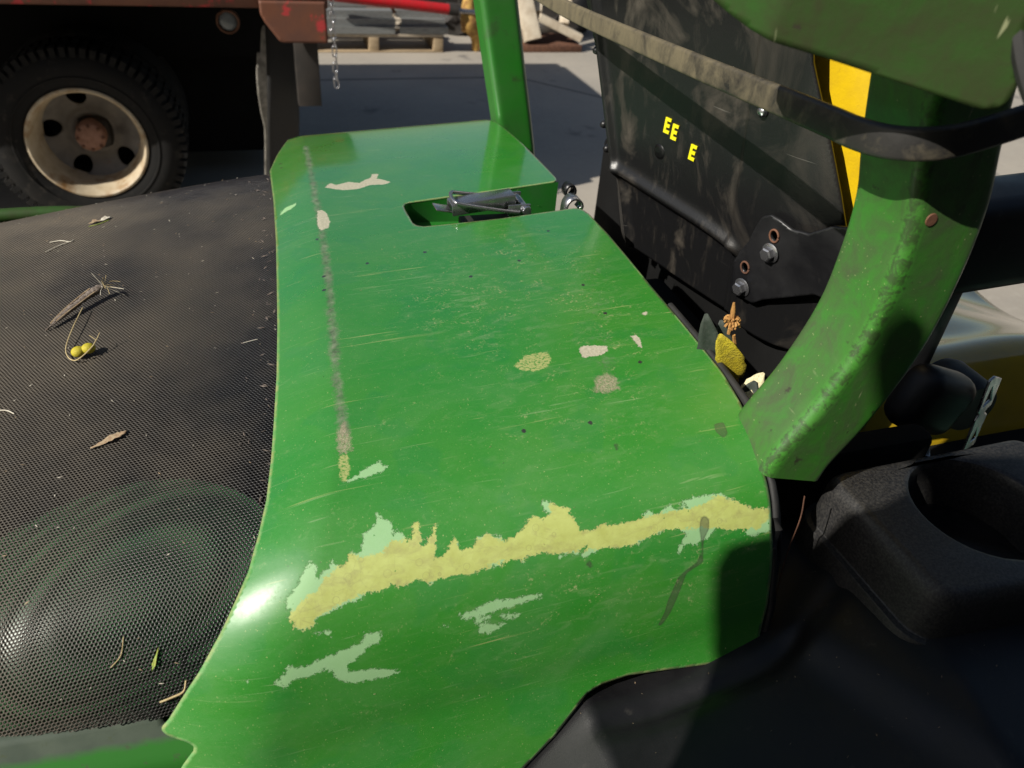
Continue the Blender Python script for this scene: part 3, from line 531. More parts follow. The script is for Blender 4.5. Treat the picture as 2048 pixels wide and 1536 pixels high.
# ------------------------------------------------------------------ roll bar
sec = tube_sec(.066, .008, 5)
near = [(.405, -.440, 1.160), (.412, -.440, 1.182), (.436, -.440, 1.228), (.456, -.440, 1.290), (.460, -.440, 1.348), (.456, -.440, 1.398), (.444, -.440, 1.440), (.432, -.440, 1.490), (.418, -.440, 1.560), (.402, -.440, 1.64)]
V, F = sweep_geo(cat(near, 8), sec, N0=(0, -1, 0)); rb = mk('roll_bar_post', V, F, M['green_tube'], mower, 50)
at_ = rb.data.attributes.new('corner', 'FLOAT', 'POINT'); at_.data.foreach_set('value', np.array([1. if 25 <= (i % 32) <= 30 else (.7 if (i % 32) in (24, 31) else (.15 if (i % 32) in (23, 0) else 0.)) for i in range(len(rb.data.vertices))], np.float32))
setp(rb, 'near curved green roll bar post with rubbed and dirty paint')
lathe('rust_plug', [(0, -.0006), (.0045, -.0006), (.0052, .001), (0, .001)], M['rust'], rb, 14, 'y', (.437, -.4732, 1.398))
far = [(.452, .455, 1.02), (.446, .455, 1.10), (.434, .455, 1.167), (.412, .455, 1.27), (.392, .455, 1.367), (.375, .455, 1.45)]
V, F = sweep_geo(cat(far, 6), tube_sec(.062, .010, 5), N0=(0, -1, 0)); rb2 = mk('roll_bar_post', V, F, M['green_clean'], mower, 50)
setp(rb2, 'far straight green roll bar post with a sun glint down its edge')
# folded upper arm of the roll bar: broad plate with a rolled edge, close to the lens
def arm(u, v):
    O = np.array([.3746, -.5397, 1.4945]); eu = np.array([-.7471, .6534, .1221]); ev = np.array([.0203, -.1612, .9867]); en = np.array([.6644, .7396, .1072])
    d = .5*np.clip(u-.124, 0, 9)**1.05+.0015*np.sin(u*40)*np.sin(v*30)
    return O+np.outer(u, eu)+np.outer(v, ev)+np.outer(d, en)
PL = [(.008, .040), (.001, .025), (-.003, .013), (-.003, .0045), (0, 0), (.0053, -.002), (.012, -.002), (.05, -.001), (.092, 0), (.120, 0), (.137, .0015), (.153, .0045), (.169, .0085), (.177, .012), (.19, .022), (.20, .05), (.20, .13), (.02, .13)]
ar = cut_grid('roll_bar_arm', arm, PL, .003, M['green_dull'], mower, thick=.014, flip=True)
setp(ar, 'dirty green plate of the folded upper roll bar')
tube('arm_strap', [(.3705, -.5266, 1.5576), (.3719, -.5305, 1.5419), (.3735, -.5408, 1.5251), (.3766, -.5500, 1.5117), (.3812, -.5568, 1.5028), (.3902, -.5640, 1.4967)], .0055, M['rubber'], mower, 8, 6)

# ------------------------------------------------------------------ guard rail round the seat back
def rail_mat():
    t = NT('dusty_rail'); v = t.coord(); s = t.new('ShaderNodeSeparateXYZ'); t.ln(v, s.inputs[0])
    k = t.ramp(s.outputs[1], -.44, -.12); n = t.noise(t.vec(v, (1, 1, 1)), 34, 7, .68, .4); m = t.noise(v, 300, 4, .6); st = t.noise(t.vec(v, (1, 1, .15)), 90, 4, .6)
    d = t.ramp(t.math('ADD', n, t.math('MULTIPLY', k, .30)), .50, .80); d = t.math('MULTIPLY', d, t.ramp(st, .30, .60, .7, 1))
    t.set('Base Color', t.mix(d, (.020, .019, .018), t.mix(m, (.105, .086, .050), (.15, .123, .073)))); t.set('Roughness', t.fmix(d, .45, .9)); t.bump(m, .3, .0006); return t.m
rail = [(.418, .46, 1.398), (.408, .30, 1.403), (.399, .123, 1.410), (.385, -.18, 1.431), (.375, -.40, 1.448), (.372, -.447, 1.4515), (.376, -.474, 1.4545), (.390, -.492, 1.459), (.412, -.499, 1.465), (.47, -.502, 1.482), (.56, -.503, 1.51), (.70, -.503, 1.55)]
V, F = sweep_geo(cat(rail, 8), rrect(.0210, .0070, .003, 4), N0=(0, 0, 1)); rl = mk('guard_rail', V, F, rail_mat(), mower, 45)
setp(rl, 'black bar coated in tan dust, bending round the seat back')

# ------------------------------------------------------------------ seat
E1 = np.array([.259, -.966, 0]); E1 /= np.linalg.norm(E1); Nn = np.array([E1[1], -E1[0], 0]); LE = R(8); E2 = Nn*math.sin(LE)+np.array([0, 0, math.cos(LE)]); E3 = np.cross(E1, E2); E3 = E3 if E3[0] < 0 else -E3
SO = np.array([.497, .108, 1.10])
def seat(u, v, d=0):
    u = np.asarray(u, float); v = np.asarray(v, float)
    h = np.zeros_like(u)
    h -= .55*np.clip(u-.285, 0, 9)**1.35                             # near side turns forward
    ridge = .112-.05*np.clip(u, 0, 9)-.35*np.clip(u-.16, 0, 9)**1.6
    h += .0125*np.exp(-((v-ridge)/.010)**2)*np.clip((.250-u)/.02, 0, 1)*np.clip((u+.02)/.02, 0, 1)
    h -= .010/(1+np.exp(np.clip((v-ridge)/.004, -40, 40)))*np.clip((.250-u)/.02, 0, 1)
    h += .0022*(u > .2215+.02*np.sin(v*0))*1.0                        # overlapping side panel
    lft = u-(-.006-.26*np.clip(v, 0, 9)); h += .008*np.exp(-((lft-.030)/.007)**2)-.006*np.clip((.020-lft)/.02, 0, 1)   # rib and rolled far edge
    h = h+d
    return SO+u[..., None]*E1+v[..., None]*E2+h[..., None]*E3
def seat_mat():
    t = NT('seat_shell_plastic'); uv = t.coord('UV'); sp = t.new('ShaderNodeSeparateXYZ'); t.ln(uv, sp.inputs[0])
    a = t.noise(t.vec(uv, (1, .6, 1), (0, 0, .3)), 11, 5, .6, 1.2); b = t.noise(t.vec(uv, (1, .25, 1)), 70, 6, .65); c = t.noise(uv, 400, 4)
    near_ = t.ramp(sp.outputs[0], .19, .24, 1, .35)
    d = t.math('MULTIPLY', t.ramp(a, .50, .74), near_); d = t.math('ADD', d, t.math('MULTIPLY', t.math('MULTIPLY', t.ramp(b, .55, .8), near_), .35), clamp=True)
    col = t.mix(t.math('MULTIPLY', d, .7), (.007, .007, .0075), (.12, .10, .076)); col = t.mix(t.math('MULTIPLY', t.ramp(t.noise(t.vec(uv, (12, 300, 1), (0, 0, 1.1)), 1, 2, .5), .74, .78), .4), col, (.2, .19, .17))
    t.set('Base Color', col); t.set('Roughness', t.fmix(d, .38, .8)); t.bump(t.math('ADD', c, t.math('MULTIPLY', a, .6)), .25, .0008); return t.m
SP = [(-.12, .42), (-.089, .318), (-.060, .262), (-.026, .133), (-.010, .04), (-.004, .008), (.004, .0), (.16, -.004), (.31, -.004), (.345, .0), (.360, .02), (.374, .10), (.366, .17), (.350, .212), (.326, .268), (.294, .332), (.272, .42), (.25, .52), (.22, .58), (-.05, .58), (-.11, .52)]
sb = cut_grid('seat_back', seat, SP, .0026, seat_mat(), mower, thick=.004, flip=False); setp(sb, 'black moulded plastic shell of the seat back')
# letters left of the lettering: E E  E
def letter(u0, v0, hgt=.0205, w_=.0105, lean=.0035, slope=-.30):
    b = .0042; Vv = []; rect = [(0, 0, b, hgt), (b, 0, w_, b), (b, hgt/2-b/2, w_*.92, hgt/2+b/2), (b, hgt-b, w_, hgt)]; F = []
    for x0, y0, x1, y1 in rect:
        i = len(Vv)
        for dd in (.0004, .0016):
            for x, y in ((x0, y0), (x1, y0), (x1, y1), (x0, y1)):
                Vv.append(seat(u0+x+lean*y/hgt, v0+y+slope*x*0, dd))
        F += [(i+4, i+5, i+6, i+7)]+[(i+k, i+(k+1) % 4, i+4+(k+1) % 4, i+4+k) for k in range(4)]
    setp(mk('letter', Vv, F, M['decal_yellow'], sb), 'yellow raised letter E')
letter(.0880, .1965); letter(.1020, .1925); letter(.1370, .1780)
# round moulded boss, dome rivet and rim screws of the shell
def disc_on(name, u, v, r, mat, d=.002, parent=sb, hex_=0, hgt=.005):
    c = seat(u, v, 0); prof = [(0, hgt), (r*.55, hgt*.95), (r*.85, hgt*.6), (r, 0)] if not hex_ else [(0, hgt), (r*.8, hgt), (r, hgt*.8), (r, 0)]
    Vv, Ff = lathe_geo(prof, hex_ or 24, 'z'); Mb = np.c_[E1, E2, E3]
    V2 = [c+Mb@np.array(p)+E3*d for p in Vv]; return mk(name, V2, Ff, mat, parent, False if hex_ else True)
disc_on('dome_rivet', .2450, .2705, .0065, M['steel_bright'], .002); disc_on('moulded_boss', .083, .168, .011, M['black_plastic'], -.001, hgt=.003)
for u, v in ((-.052, .262), (-.036, .165), (-.028, .132)):
    disc_on('rim_screw', u-.004, v, .006, M['black_metal'], -.003, hgt=.008)
# yellow upholstery showing past the near edge of the shell
def uph(u, v): return seat(u, v, -.040-.35*np.clip(u-.36, 0, 9))
up = cut_grid('seat_upholstery', uph, [(.10, .02), (.405, .02), (.425, .10), (.432, .20), (.428, .30), (.415, .40), (.40, .50), (.10, .55)], .006, M['yellow'], mower, thick=.06, flip=False)
setp(up, 'yellow vinyl edge of the seat back cushion')
# bracket plate with two hex bolts and two rusty holes
BP = [(.243, .080), (.248, .098), (.262, .118), (.272, .150), (.279, .163), (.291, .1685), (.312, .166), (.335, .163), (.36, .172), (.39, .188), (.44, .19), (.44, .095), (.36, .0955), (.292, .050), (.272, .045), (.253, .048), (.245, .06)]
BP = [(.250, .046), (.243, .060), (.244, .080), (.253, .105), (.264, .125), (.271, .148), (.277, .162), (.288, .169), (.300, .168), (.318, .163), (.338, .166), (.362, .184), (.42, .20), (.42, .098), (.36, .0985), (.300, .062), (.285, .049)]
bp = cut_grid('seat_bracket', lambda u, v: seat(u, v, .012+.10*np.clip(u-.285, 0, 9)), BP, .0022, M['black_metal'], mower, holes=[[(.2985+.0052*math.cos(a), .1475+.0065*math.sin(a)) for a in th], [(.2655+.0052*math.cos(a), .0900+.0065*math.sin(a)) for a in th]], thick=.005, flip=False)
setp(bp, 'black steel bracket plate with two hex bolts')
for u, v in ((.2985, .126), (.2670, .063)):
    q = disc_on('washer', u, v, .0118, M['steel'], .014+.10*max(0, u-.285), bp, hgt=.0018); disc_on('hex_bolt', u, v, .0085, M['steel'], .0155+.10*max(0, u-.285), bp, 6, .0075)
for u, v in ((.2985, .1475), (.2655, .0900)):
    c0 = seat(u, v, .0125+.10*max(0, u-.285)); ring = []
    for a in np.linspace(0, 2*np.pi, 21): ring.append(c0+E1*.0062*math.cos(a)+E2*.0075*math.sin(a))
    V, F = sweep_geo(ring, circ(.0013, 6)); mk('rusty_hole_rim', V, F, M['rust'], bp, True)
# seat cushion, glossy yellow, in front of the shell
def cush(u, v):
    z = 1.045-.05*np.clip((u-.85)/.4, 0, 1)**2-.10*np.clip((-.195-v)/.055, 0, 1.2)**2-.006*np.sin((u-.7)*16+v*9)+.010*np.exp(-((v+.18)/.03)**2)
    z = z-.035*np.exp(-((v-.02)/.14)**2)
    return np.stack([u, v, z], -1)
cu = cut_grid('seat_cushion', cush, [(.70, -.20), (.71, -.25), (.74, -.262), (.95, -.262), (1.15, -.25), (1.22, -.18), (1.22, .22), (1.15, .28), (.74, .28), (.70, .24)], .012, M['yellow_gloss'], mower, thick=.05)
setp(cu, 'glossy yellow seat cushion seen below the armrest')
# armrest
bm = bmesh.new(); bx(bm, (.36, .075, .100), Matrix.Translation((.795, -.322, 1.305)) @ Matrix.Rotation(R(-3), 4, 'Y'), .018, 4); am = from_bm('armrest', bm, M['black_plastic'], mower)
setp(am, 'black armrest beside the roll bar post')

# ------------------------------------------------------------------ fender deck with cup holder block
def sst(x, a, b): t = np.clip((x-a)/(b-a), 0, 1); return t*t*(3-2*t)
def deck(u, v):
    z = .992+.078*np.clip((u-.25*(v+.55)-.27)/.23, 0, 1)**1.2
    z = z-.55*np.clip(-.74-v, 0, 9)**1.25
    rid = sst(u+.35*(v+.6), .40, .44)*sst(-v-.12*np.sin(u*9), .575, .615); z = z+.010*rid
    z = z-.007*np.exp(-((v+.555-.05*sst(u, .36, .5))/.008)**2)*sst(u, .18, .25)*(1-sst(u, .47, .53))
    z = z-.95*np.clip(.213-u, 0, .2)
    return np.stack([u, v, z], -1)
dk = cut_grid('fender_deck', deck, [(.06, -.98), (1.05, -.98), (1.05, -.455), (.70, -.43), (.50, -.40), (.43, -.42), (.37, -.478), (.06, -.505)], .007, M['black_plastic'], mower, thick=.006)
setp(dk, 'black moulded fender deck in front of the hood')
def cup_block():
    cor = [np.array(p) for p in ((.4725, -.446), (.712, -.442), (.712, -.608), (.478, -.592))]; top = []
    for k in range(4):                                               # rounded corners, 5 points on every straight
        p, a, b = cor[k], cor[k-1], cor[(k+1) % 4]; u0 = (a-p)/np.linalg.norm(a-p); u1 = (b-p)/np.linalg.norm(b-p); q0, q1 = p+u0*.020, p+u1*.020
        for t_ in np.linspace(0, 1, 9): top.append((1-t_)**2*q0+2*t_*(1-t_)*p+t_*t_*q1)
        e = b-u1*.020
        for t_ in np.linspace(0, 1, 9)[1:-1]: top.append(q1+(e-q1)*t_)
    top = np.array(top)
    c0 = np.array([.590, -.514]); n = len(top)
    ring = lambda P, z: [(p[0], p[1], z) for p in P]
    tn = np.roll(top, -1, 0)-np.roll(top, 1, 0); tn = np.c_[tn[:, 1], -tn[:, 0]]; tn /= np.linalg.norm(tn, axis=1)[:, None]; tn *= np.sign(((top-c0)*tn).sum(1))[:, None]
    off = lambda d: [p+q*d for p, q in zip(top, tn)]
    rc = .062; m = n
    ang = [math.atan2(p[1]-c0[1], p[0]-c0[0]) for p in top]
    cup = lambda r: [(c0[0]+r*math.cos(a), c0[1]+r*math.sin(a)) for a in ang]
    zt = 1.128; L = [ring(off(.015), 1.02), ring(off(.0145), 1.0735), ring(off(.0135), 1.0755), ring(off(.0085), 1.0765), ring(off(.0075), 1.0775), ring(off(.0072), 1.080), ring(off(.0060), 1.098), ring(off(.0052), 1.112), ring(off(.0035), 1.1200), ring(off(-.0005), 1.1262), ring(off(-.004), 1.1279), ring(off(-.0065), zt), ring(off(-.010), zt)]
    L += [ring([(.5*(a[0]+b[0]), .5*(a[1]+b[1])) for a, b in zip(off(-.012), cup(rc+.010))], zt), ring(cup(rc+.006), zt), ring(cup(rc+.004), zt-.0003), ring(cup(rc+.0015), zt-.0018), ring(cup(rc), zt-.005), ring(cup(rc-.001), zt-.010), ring(cup(rc-.004), zt-.115), ring(cup(rc-.010), zt-.120), ring(cup(.001), zt-.120)]
    V = [p for l in L for p in l]; F = []
    for i in range(len(L)-1):
        for j in range(n): k = (j+1) % n; F.append((i*n+j, i*n+k, (i+1)*n+k, (i+1)*n+j))
    o = mk('cup_holder', V, F, M['dusty_plastic'], mower, 32); bm = bmesh.new(); bm.from_mesh(o.data); bmesh.ops.recalc_face_normals(bm, faces=bm.faces); bm.to_mesh(o.data); bm.free(); return o
setp(cup_block(), 'black plastic block with a deep round cup holder')
box('trim_strip', (.70, -.50, 1.00), (1.02, -.405, 1.075), M['aqua_strip'], mower, .012, 3)
# dark bulkhead and chassis between hood and seat
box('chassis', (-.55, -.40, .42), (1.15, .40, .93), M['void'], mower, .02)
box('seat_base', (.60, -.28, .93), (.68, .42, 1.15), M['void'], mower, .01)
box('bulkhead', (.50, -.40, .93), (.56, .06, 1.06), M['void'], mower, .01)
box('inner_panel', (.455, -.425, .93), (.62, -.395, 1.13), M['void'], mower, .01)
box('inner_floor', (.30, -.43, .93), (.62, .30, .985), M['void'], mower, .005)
# seat belt retractor and its steel tongue
rt = bmesh.new(); bx(rt, (.085, .045, .075), Matrix.Translation((.655, -.370, 1.130)) @ Matrix.Rotation(R(20), 4, 'Y'), .020, 4); rto = from_bm('belt_retractor', rt, M['black_plastic'], mower)
lathe('belt_reel', [(0, -.03), (.030, -.03), (.034, -.02), (.034, .02), (.030, .03), (0, .03)], M['rubber'], rto, 28, 'y', (.735, -.335, 1.100))
TP = [(0, 0), (.022, .002), (.026, .05), (.018, .058), (.028, .064), (.030, .105), (.012, .115), (.002, .112), (.001, .064), (.006, .058), (.001, .05)]
TG = np.array([.700, -.402, 1.075]); tu = np.array([.93, .30, 0]); tv = np.array([-.05, .10, 1.])
cut_grid('belt_plate', lambda u, v: TG+np.outer(u, tu)+np.outer(v*.8, tv), TP, .0015, M['steel_bright'], rto, holes=[[(.007, .012), (.021, .014), (.014, .036)], [(.007, .068), (.023, .074), (.012, .102)]], thick=.0025)
box('belt_bolt', (.655, -.392, 1.062), (.672, -.380, 1.070), M['steel_bright'], rto, .002, rot=Matrix.Rotation(R(50), 4, 'Z'))
# wheels that carry the machine
for x, y, r, wd in ((.02, -.52, .30, .22), (.02, .52, .30, .22), (1.25, -.42, .17, .14), (1.25, .42, .17, .14)):
    pr = [(r*.45, -wd/2), (r*.9, -wd/2), (r, -wd*.38), (r, wd*.38), (r*.9, wd/2), (r*.45, wd/2), (r*.42, 0), (r*.45, -wd/2)]
    wh = lathe('wheel', pr, M['tyre'], mower, 40, 'y', (x, y, r)); lathe('wheel_rim', [(0, -.04), (r*.44, -.05), (r*.46, 0), (r*.44, .05), (0, .04)], M['yellow'], wh, 32, 'y', (x, y, r))
box('front_frame', (1.05, -.36, .30), (1.40, .36, .42), M['green_dull'], mower, .02); box('axle', (-.05, -.45, .26), (.09, .45, .44), M['void'], mower, .01)
# rear frame closing the end of the screen, far side wall and armrest bracket
ss_ = np.linspace(0, 1.09, 48); prf = [screen(-.52, s) for s in ss_]
ring0 = [(-.515, p[1]*1.012, p[2]+.006) for p in prf]+[(-.515, -.505, .55), (-.515, .445, .55)]; ring1 = [(-.545, b, c) for a, b, c in ring0]; n_ = len(ring0)
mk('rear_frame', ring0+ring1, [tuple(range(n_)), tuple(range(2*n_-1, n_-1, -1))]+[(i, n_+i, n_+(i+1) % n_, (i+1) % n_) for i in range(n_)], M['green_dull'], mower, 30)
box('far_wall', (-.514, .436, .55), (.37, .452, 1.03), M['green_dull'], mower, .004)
box('armrest_bracket', (.66, -.318, 1.09), (.70, -.286, 1.27), M['black_metal'], mower, .004)

# ------------------------------------------------------------------ litter lying on the machine
def on_screen(P, lift=.0015): return [screen(x, s, lift) for x, s in P]
tw = empty('twig', tuple(screen(-.205, .56)), 'grey rotten twig with frayed grassy end lying on the grille screen', 'twig')
pth = on_screen([(-.2403, .5895), (-.2289, .5779), (-.2143, .5626), (-.1981, .5472), (-.1840, .5400)], .005); pth = [p+np.array([0, 0, h]) for p, h in zip(pth, (-.003, .001, .004, .007, .010))]
Q = cat(pth, 10); V, F = sweep_geo(Q, circ(1, 9), scale=np.interp(np.linspace(0, 1, len(Q)), [0, .12, .3, .7, .9, 1], [.0005, .0010, .0028, .0040, .0044, .002])*(1+.10*RNG.standard_normal(len(Q))*np.linspace(0, 1, len(Q))))
V = [np.array(v)+RNG.normal(0, .0004, 3) for v in V]; mk('bark', V, F, M['twig'], tw, True)
for k in range(9):
    a0 = RNG.uniform(0, 6.28); i0 = RNG.integers(4, 14); i1 = RNG.integers(24, len(Q)); seg = Q[i0:i1:4]; tube('bark_strand', [p+np.array([math.cos(a0+.1*i)*.0045, math.sin(a0+.1*i)*.0045*.6, .003*abs(math.sin(a0))])*np.interp(i/len(seg), [0, .4, 1], [.5, .9, 1.15]) for i, p in enumerate(seg)], .0009, M['twig'] if k % 3 else M['chaff'], tw, 5, 2)
tip = np.array(pth[-1])
for i in range(16):
    d = np.array([RNG.uniform(-.2, 1), RNG.uniform(-.9, .6), RNG.uniform(-.2, .6)]); d /= np.linalg.norm(d); l = RNG.uniform(.008, .022)
    tube('fibre', [tip-d*.003, tip+d*l*.5+RNG.normal(0, .0015, 3), tip+d*l+np.array([0, 0, -.004])], .00035, M['straw' if i % 3 else 'straw_white'], tw, 5, 3)
pd = empty('seed_pods', tuple(screen(-.196, .656)), 'pair of small yellow seed pods on a curled stalk upon the grille screen', 'seed pod')
st = on_screen([(-.2046, .5664), (-.2095, .6048), (-.2127, .6369), (-.2095, .6535), (-.2013, .6651), (-.1932, .6651), (-.1835, .6599), (-.1795, .6540)]); st = [np.array(p)+np.array([0, 0, h]) for p, h in zip(st, (.006, .006, .004, .002, .003, .006, .011, .014))]
tube('stalk', st, .0006, M['straw'], pd, 6, 8)
for x, s, r, h in ((-.1980, .6560, .0064, .0080), (-.1885, .6548, .0062, .0086)):
    bm = bmesh.new(); bmesh.ops.create_uvsphere(bm, u_segments=18, v_segments=12, radius=r); bmesh.ops.transform(bm, matrix=Matrix.Translation(Vector(screen(x, s, h))) @ Matrix.Scale(.86, 4, (0, 0, 1)) @ Matrix.Scale(1.08, 4, (1, .4, 0)), verts=bm.verts)
    from_bm('pod', bm, M['pod'], pd, 180)
for d in ((.004, .004, .006), (-.006, .004, .004)): tube('stalk_tip', [st[-1], np.array(st[-1])+np.array(d)*.5, np.array(st[-1])+np.array(d)], .0004, M['straw'], pd, 5, 3)
def leaf(name, pts, wid, mat, label, cat_, lift=.002, curl=.3, parent=None):
    Q = cat(on_screen(pts, lift), 5); n = len(Q); V = []; F = []
    for i, p in enumerate(Q):
        t = i/(n-1); a = Q[min(i+1, n-1)]-Q[max(i-1, 0)]; a /= np.linalg.norm(a); sdir = np.cross(a, (0, 0, 1)); sdir /= np.linalg.norm(sdir); w_ = wid*math.sin(math.pi*min(max(t, .04), .98))**.7*RNG.uniform(.55, 1.15)
        for k in (-1, -.5, 0, .5, 1): V.append(p+sdir*w_*k*RNG.uniform(.8, 1.1)+np.array([0, 0, abs(k)*w_*curl+.0006*math.sin(t*9+k*3)]))
    for i in range(n-1):
        for j in range(4): F.append((i*5+j, i*5+j+1, i*5+6+j, i*5+5+j))
    o = mk(name, V, F, mat, parent, True); md = o.modifiers.new('t', 'SOLIDIFY'); md.thickness = .0003
    return setp(o, label, cat_)
leaf('dry_leaf', [(-.1740, .8000), (-.1620, .7960), (-.1500, .7920), (-.1440, .7880)], .0042, M['chaff'], 'small brown dry leaf lying low on the grille screen', 'leaf')
leaf('leaf_scrap', [(-.2310, .3090), (-.2240, .3060), (-.2160, .3050)], .0040, M['chaff'], 'brown crumb of leaf at the top of the grille screen', 'leaf')
leaf('leaf_scrap', [(-.2170, .3060), (-.2100, .3010), (-.2040, .2980)], .0045, M['straw_white'], 'pale crumb of leaf beside the brown crumb, grille top', 'leaf')
leaf('grass_clipping', [(-.1270, 1.0110), (-.1245, 1.0060), (-.1202, .9950)], .0016, M['grass'], 'short green grass blade near the bottom of the grille screen', 'grass')
def strand(name, pts, r, mat, label, cat_, lift=.0012):
    return setp(tube(name, on_screen(pts, lift), r, mat, None, 6, 5), label, cat_)
strand('grass_strand', [(-.2300, .3180), (-.2180, .3160), (-.2060, .3080)], .0006, M['grass'], 'thin green strand under the leaf crumbs on the grille', 'grass')
strand('straw', [(-.1240, 1.0360), (-.1150, 1.0350), (-.1060, 1.0330), (-.1030, 1.0250)], .0009, M['straw'], 'bent yellow straw poking from under the hood edge', 'straw', .004)
strand('straw', [(-.2740, .3480), (-.2600, .3500), (-.2480, .3600), (-.2440, .3560)], .0006, M['straw_white'], 'forked pale straw on the upper left of the grille', 'straw')
strand('straw', [(-.2740, .3780), (-.2600, .3660), (-.2480, .3600)], .0006, M['straw_white'], 'pale straw lying under the forked straw', 'straw')
strand('straw', [(-.2660, .7140), (-.2560, .7180), (-.2480, .7260)], .0006, M['straw_white'], 'white straw at the left edge of the grille', 'straw')
strand('straw', [(-.0400, .6930), (-.0300, .6915), (-.0240, .6910)], .0004, M['straw_white'], 'fine white straw on the grille left of the hood', 'straw')
strand('straw', [(-.1560, 1.0000), (-.1480, .9930), (-.1450, .9800)], .0004, M['straw'], 'hair thin dry stem near the grass blade', 'straw')
def scatter(name, pts, label, mat, rmin, rmax, fn, lift=.001):
    V = []; F = []
    for x, s in pts:
        p = fn(x, s, lift); l = RNG.uniform(rmin, rmax); a = RNG.uniform(0, math.pi); d = np.array([math.cos(a), math.sin(a)*.8, RNG.uniform(-.1, .3)])*l; w_ = np.array([-d[1], d[0], .0])*RNG.uniform(.08, .35); u = np.array([0, 0, l*.12]); i = len(V)
        V += [p-d, p+w_, p+d, p-w_, p+u, p-u]; F += [(i+a_, i+b_, i+c_) for a_, b_, c_ in ((0, 1, 4), (1, 2, 4), (2, 3, 4), (3, 0, 4), (1, 0, 5), (2, 1, 5), (3, 2, 5), (0, 3, 5))]
    return setp(mk(name, V, F, mat), label, 'debris', kind='stuff')
pts = [(RNG.uniform(-.45, .0), RNG.uniform(.15, 1.03)) for _ in range(170)]
scatter('chaff', pts, 'scattered pale chaff flecks on the grille screen', M['straw_white'], .0006, .0026, screen)
pts = [(np.interp(s, [.2, .6, .9, 1.03], [.012, .0, -.022, -.05])-abs(RNG.normal(0, .010)), s) for s in RNG.uniform(.2, 1.0, 75)]
scatter('clippings', pts, 'dry clippings caught along the hood edge on the grille', M['twig'], .0012, .0055, screen, .002)
pts = [(RNG.uniform(-.45, .0), RNG.uniform(.12, 1.03)) for _ in range(150)]
scatter('bark_crumbs', pts, 'scattered brown crumbs of bark and leaf on the grille screen', M['chaff'], .0006, .0024, screen)
pts = [(RNG.uniform(.02, .37), RNG.uniform(.2, 1.2)) for _ in range(60)]
scatter('hood_flecks', pts, 'tiny plant flecks scattered over the green hood', M['chaff'], .0004, .0016, hood, .0004)
pts = [(RNG.uniform(.2, .95), RNG.uniform(-.78, -.47)) for _ in range(140)]
scatter('deck_flecks', pts, 'tiny pale grass flecks scattered over the black fender deck', M['chaff'], .0004, .0018, lambda x, s, l: deck(np.array([x]), np.array([s]))[0]+np.array([0, 0, l]), .0006)
strand_ = tube('dry_straw', [(.407, -.489, 1.155), (.409, -.492, 1.13), (.405, -.497, 1.09), (.404, -.505, 1.04), (.404, -.512, 1.000)], .0006, M['rust'], None, 6, 5); setp(strand_, 'thin brown dry stem hanging between hood and fender deck', 'straw')
# weed growing up between hood and seat
wd = empty('weed', (.430, -.375, .985), 'withered weed with yellow leaf and dry brown flower between hood and post', 'weed')
def blade(name, base, tip, wid, mat, nrm, fold=.25):
    base = np.array(base); tip = np.array(tip); a = tip-base; L_ = np.linalg.norm(a); a = a/L_; n = np.array(nrm, float); n -= a*(n@a); n /= np.linalg.norm(n); s = np.cross(a, n); V = []; F = []
    for i in range(11):
        t = i/10; w_ = wid*(math.sin(math.pi*(.06+.92*t))**.75)
        for k in (-1, -.5, 0, .5, 1): V.append(base+a*L_*t+s*w_*k*(1+.08*math.sin(t*25+k))+n*(abs(k)*w_*fold-.15*L_*(t-.5)**2+.0008*math.sin(t*40)*abs(k)))
    for i in range(10):
        for j in range(4): F.append((i*5+j, i*5+j+1, i*5+6+j, i*5+5+j))
    o = mk(name, V, F, mat, wd, True); md = o.modifiers.new('t', 'SOLIDIFY'); md.thickness = .0004; return o
toC = np.array([-.5, -.55, .35])
tube('stem', [(.430, -.345, .985), (.434, -.342, 1.08), (.425, -.340, 1.17), (.408, -.338, 1.222)], .0018, M['leaf_dry'], wd, 6, 5)
blade('leaf', (.424, -.345, 1.172), (.388, -.345, 1.228), .0125, M['leaf_yellow'], toC)
blade('leaf', (.415, -.330, 1.14), (.385, -.320, 1.235), .013, M['leaf_dark'], toC); blade('leaf', (.428, -.330, 1.14), (.405, -.318, 1.225), .012, M['leaf_dark'], toC)
blade('leaf', (.42, -.365, 1.13), (.430, -.36, 1.18), .012, M['leaf_dark'], toC); blade('leaf', (.43, -.37, 1.10), (.452, -.365, 1.165), .013, M['leaf_dark'], toC)
blade('seed_wing', (.417, -.362, 1.158), (.441, -.356, 1.186), .0085, M['seed_pale'], toC, .1)
fl = np.array([.402, -.338, 1.236])
for i in range(60):
    a = RNG.uniform(0, 6.28); b = RNG.uniform(-.3, .9); d = np.array([math.cos(a)*math.cos(b), math.sin(a)*math.cos(b), math.sin(b)]); tube('petal', [fl+d*.003, fl+d*.006+np.array([0, 0, .0015]), fl+d*.0085-np.array([0, 0, .001])], .0011, M['leaf_dry'], wd, 5, 2)
tube('flower_spike', [fl+np.array([0, 0, -.012]), fl, fl+np.array([-.001, .001, .012]), fl+np.array([-.002, .002, .021])], .0022, M['leaf_dry'], wd, 8, 4, scale=[.8, 1.1, 1.1, .5])

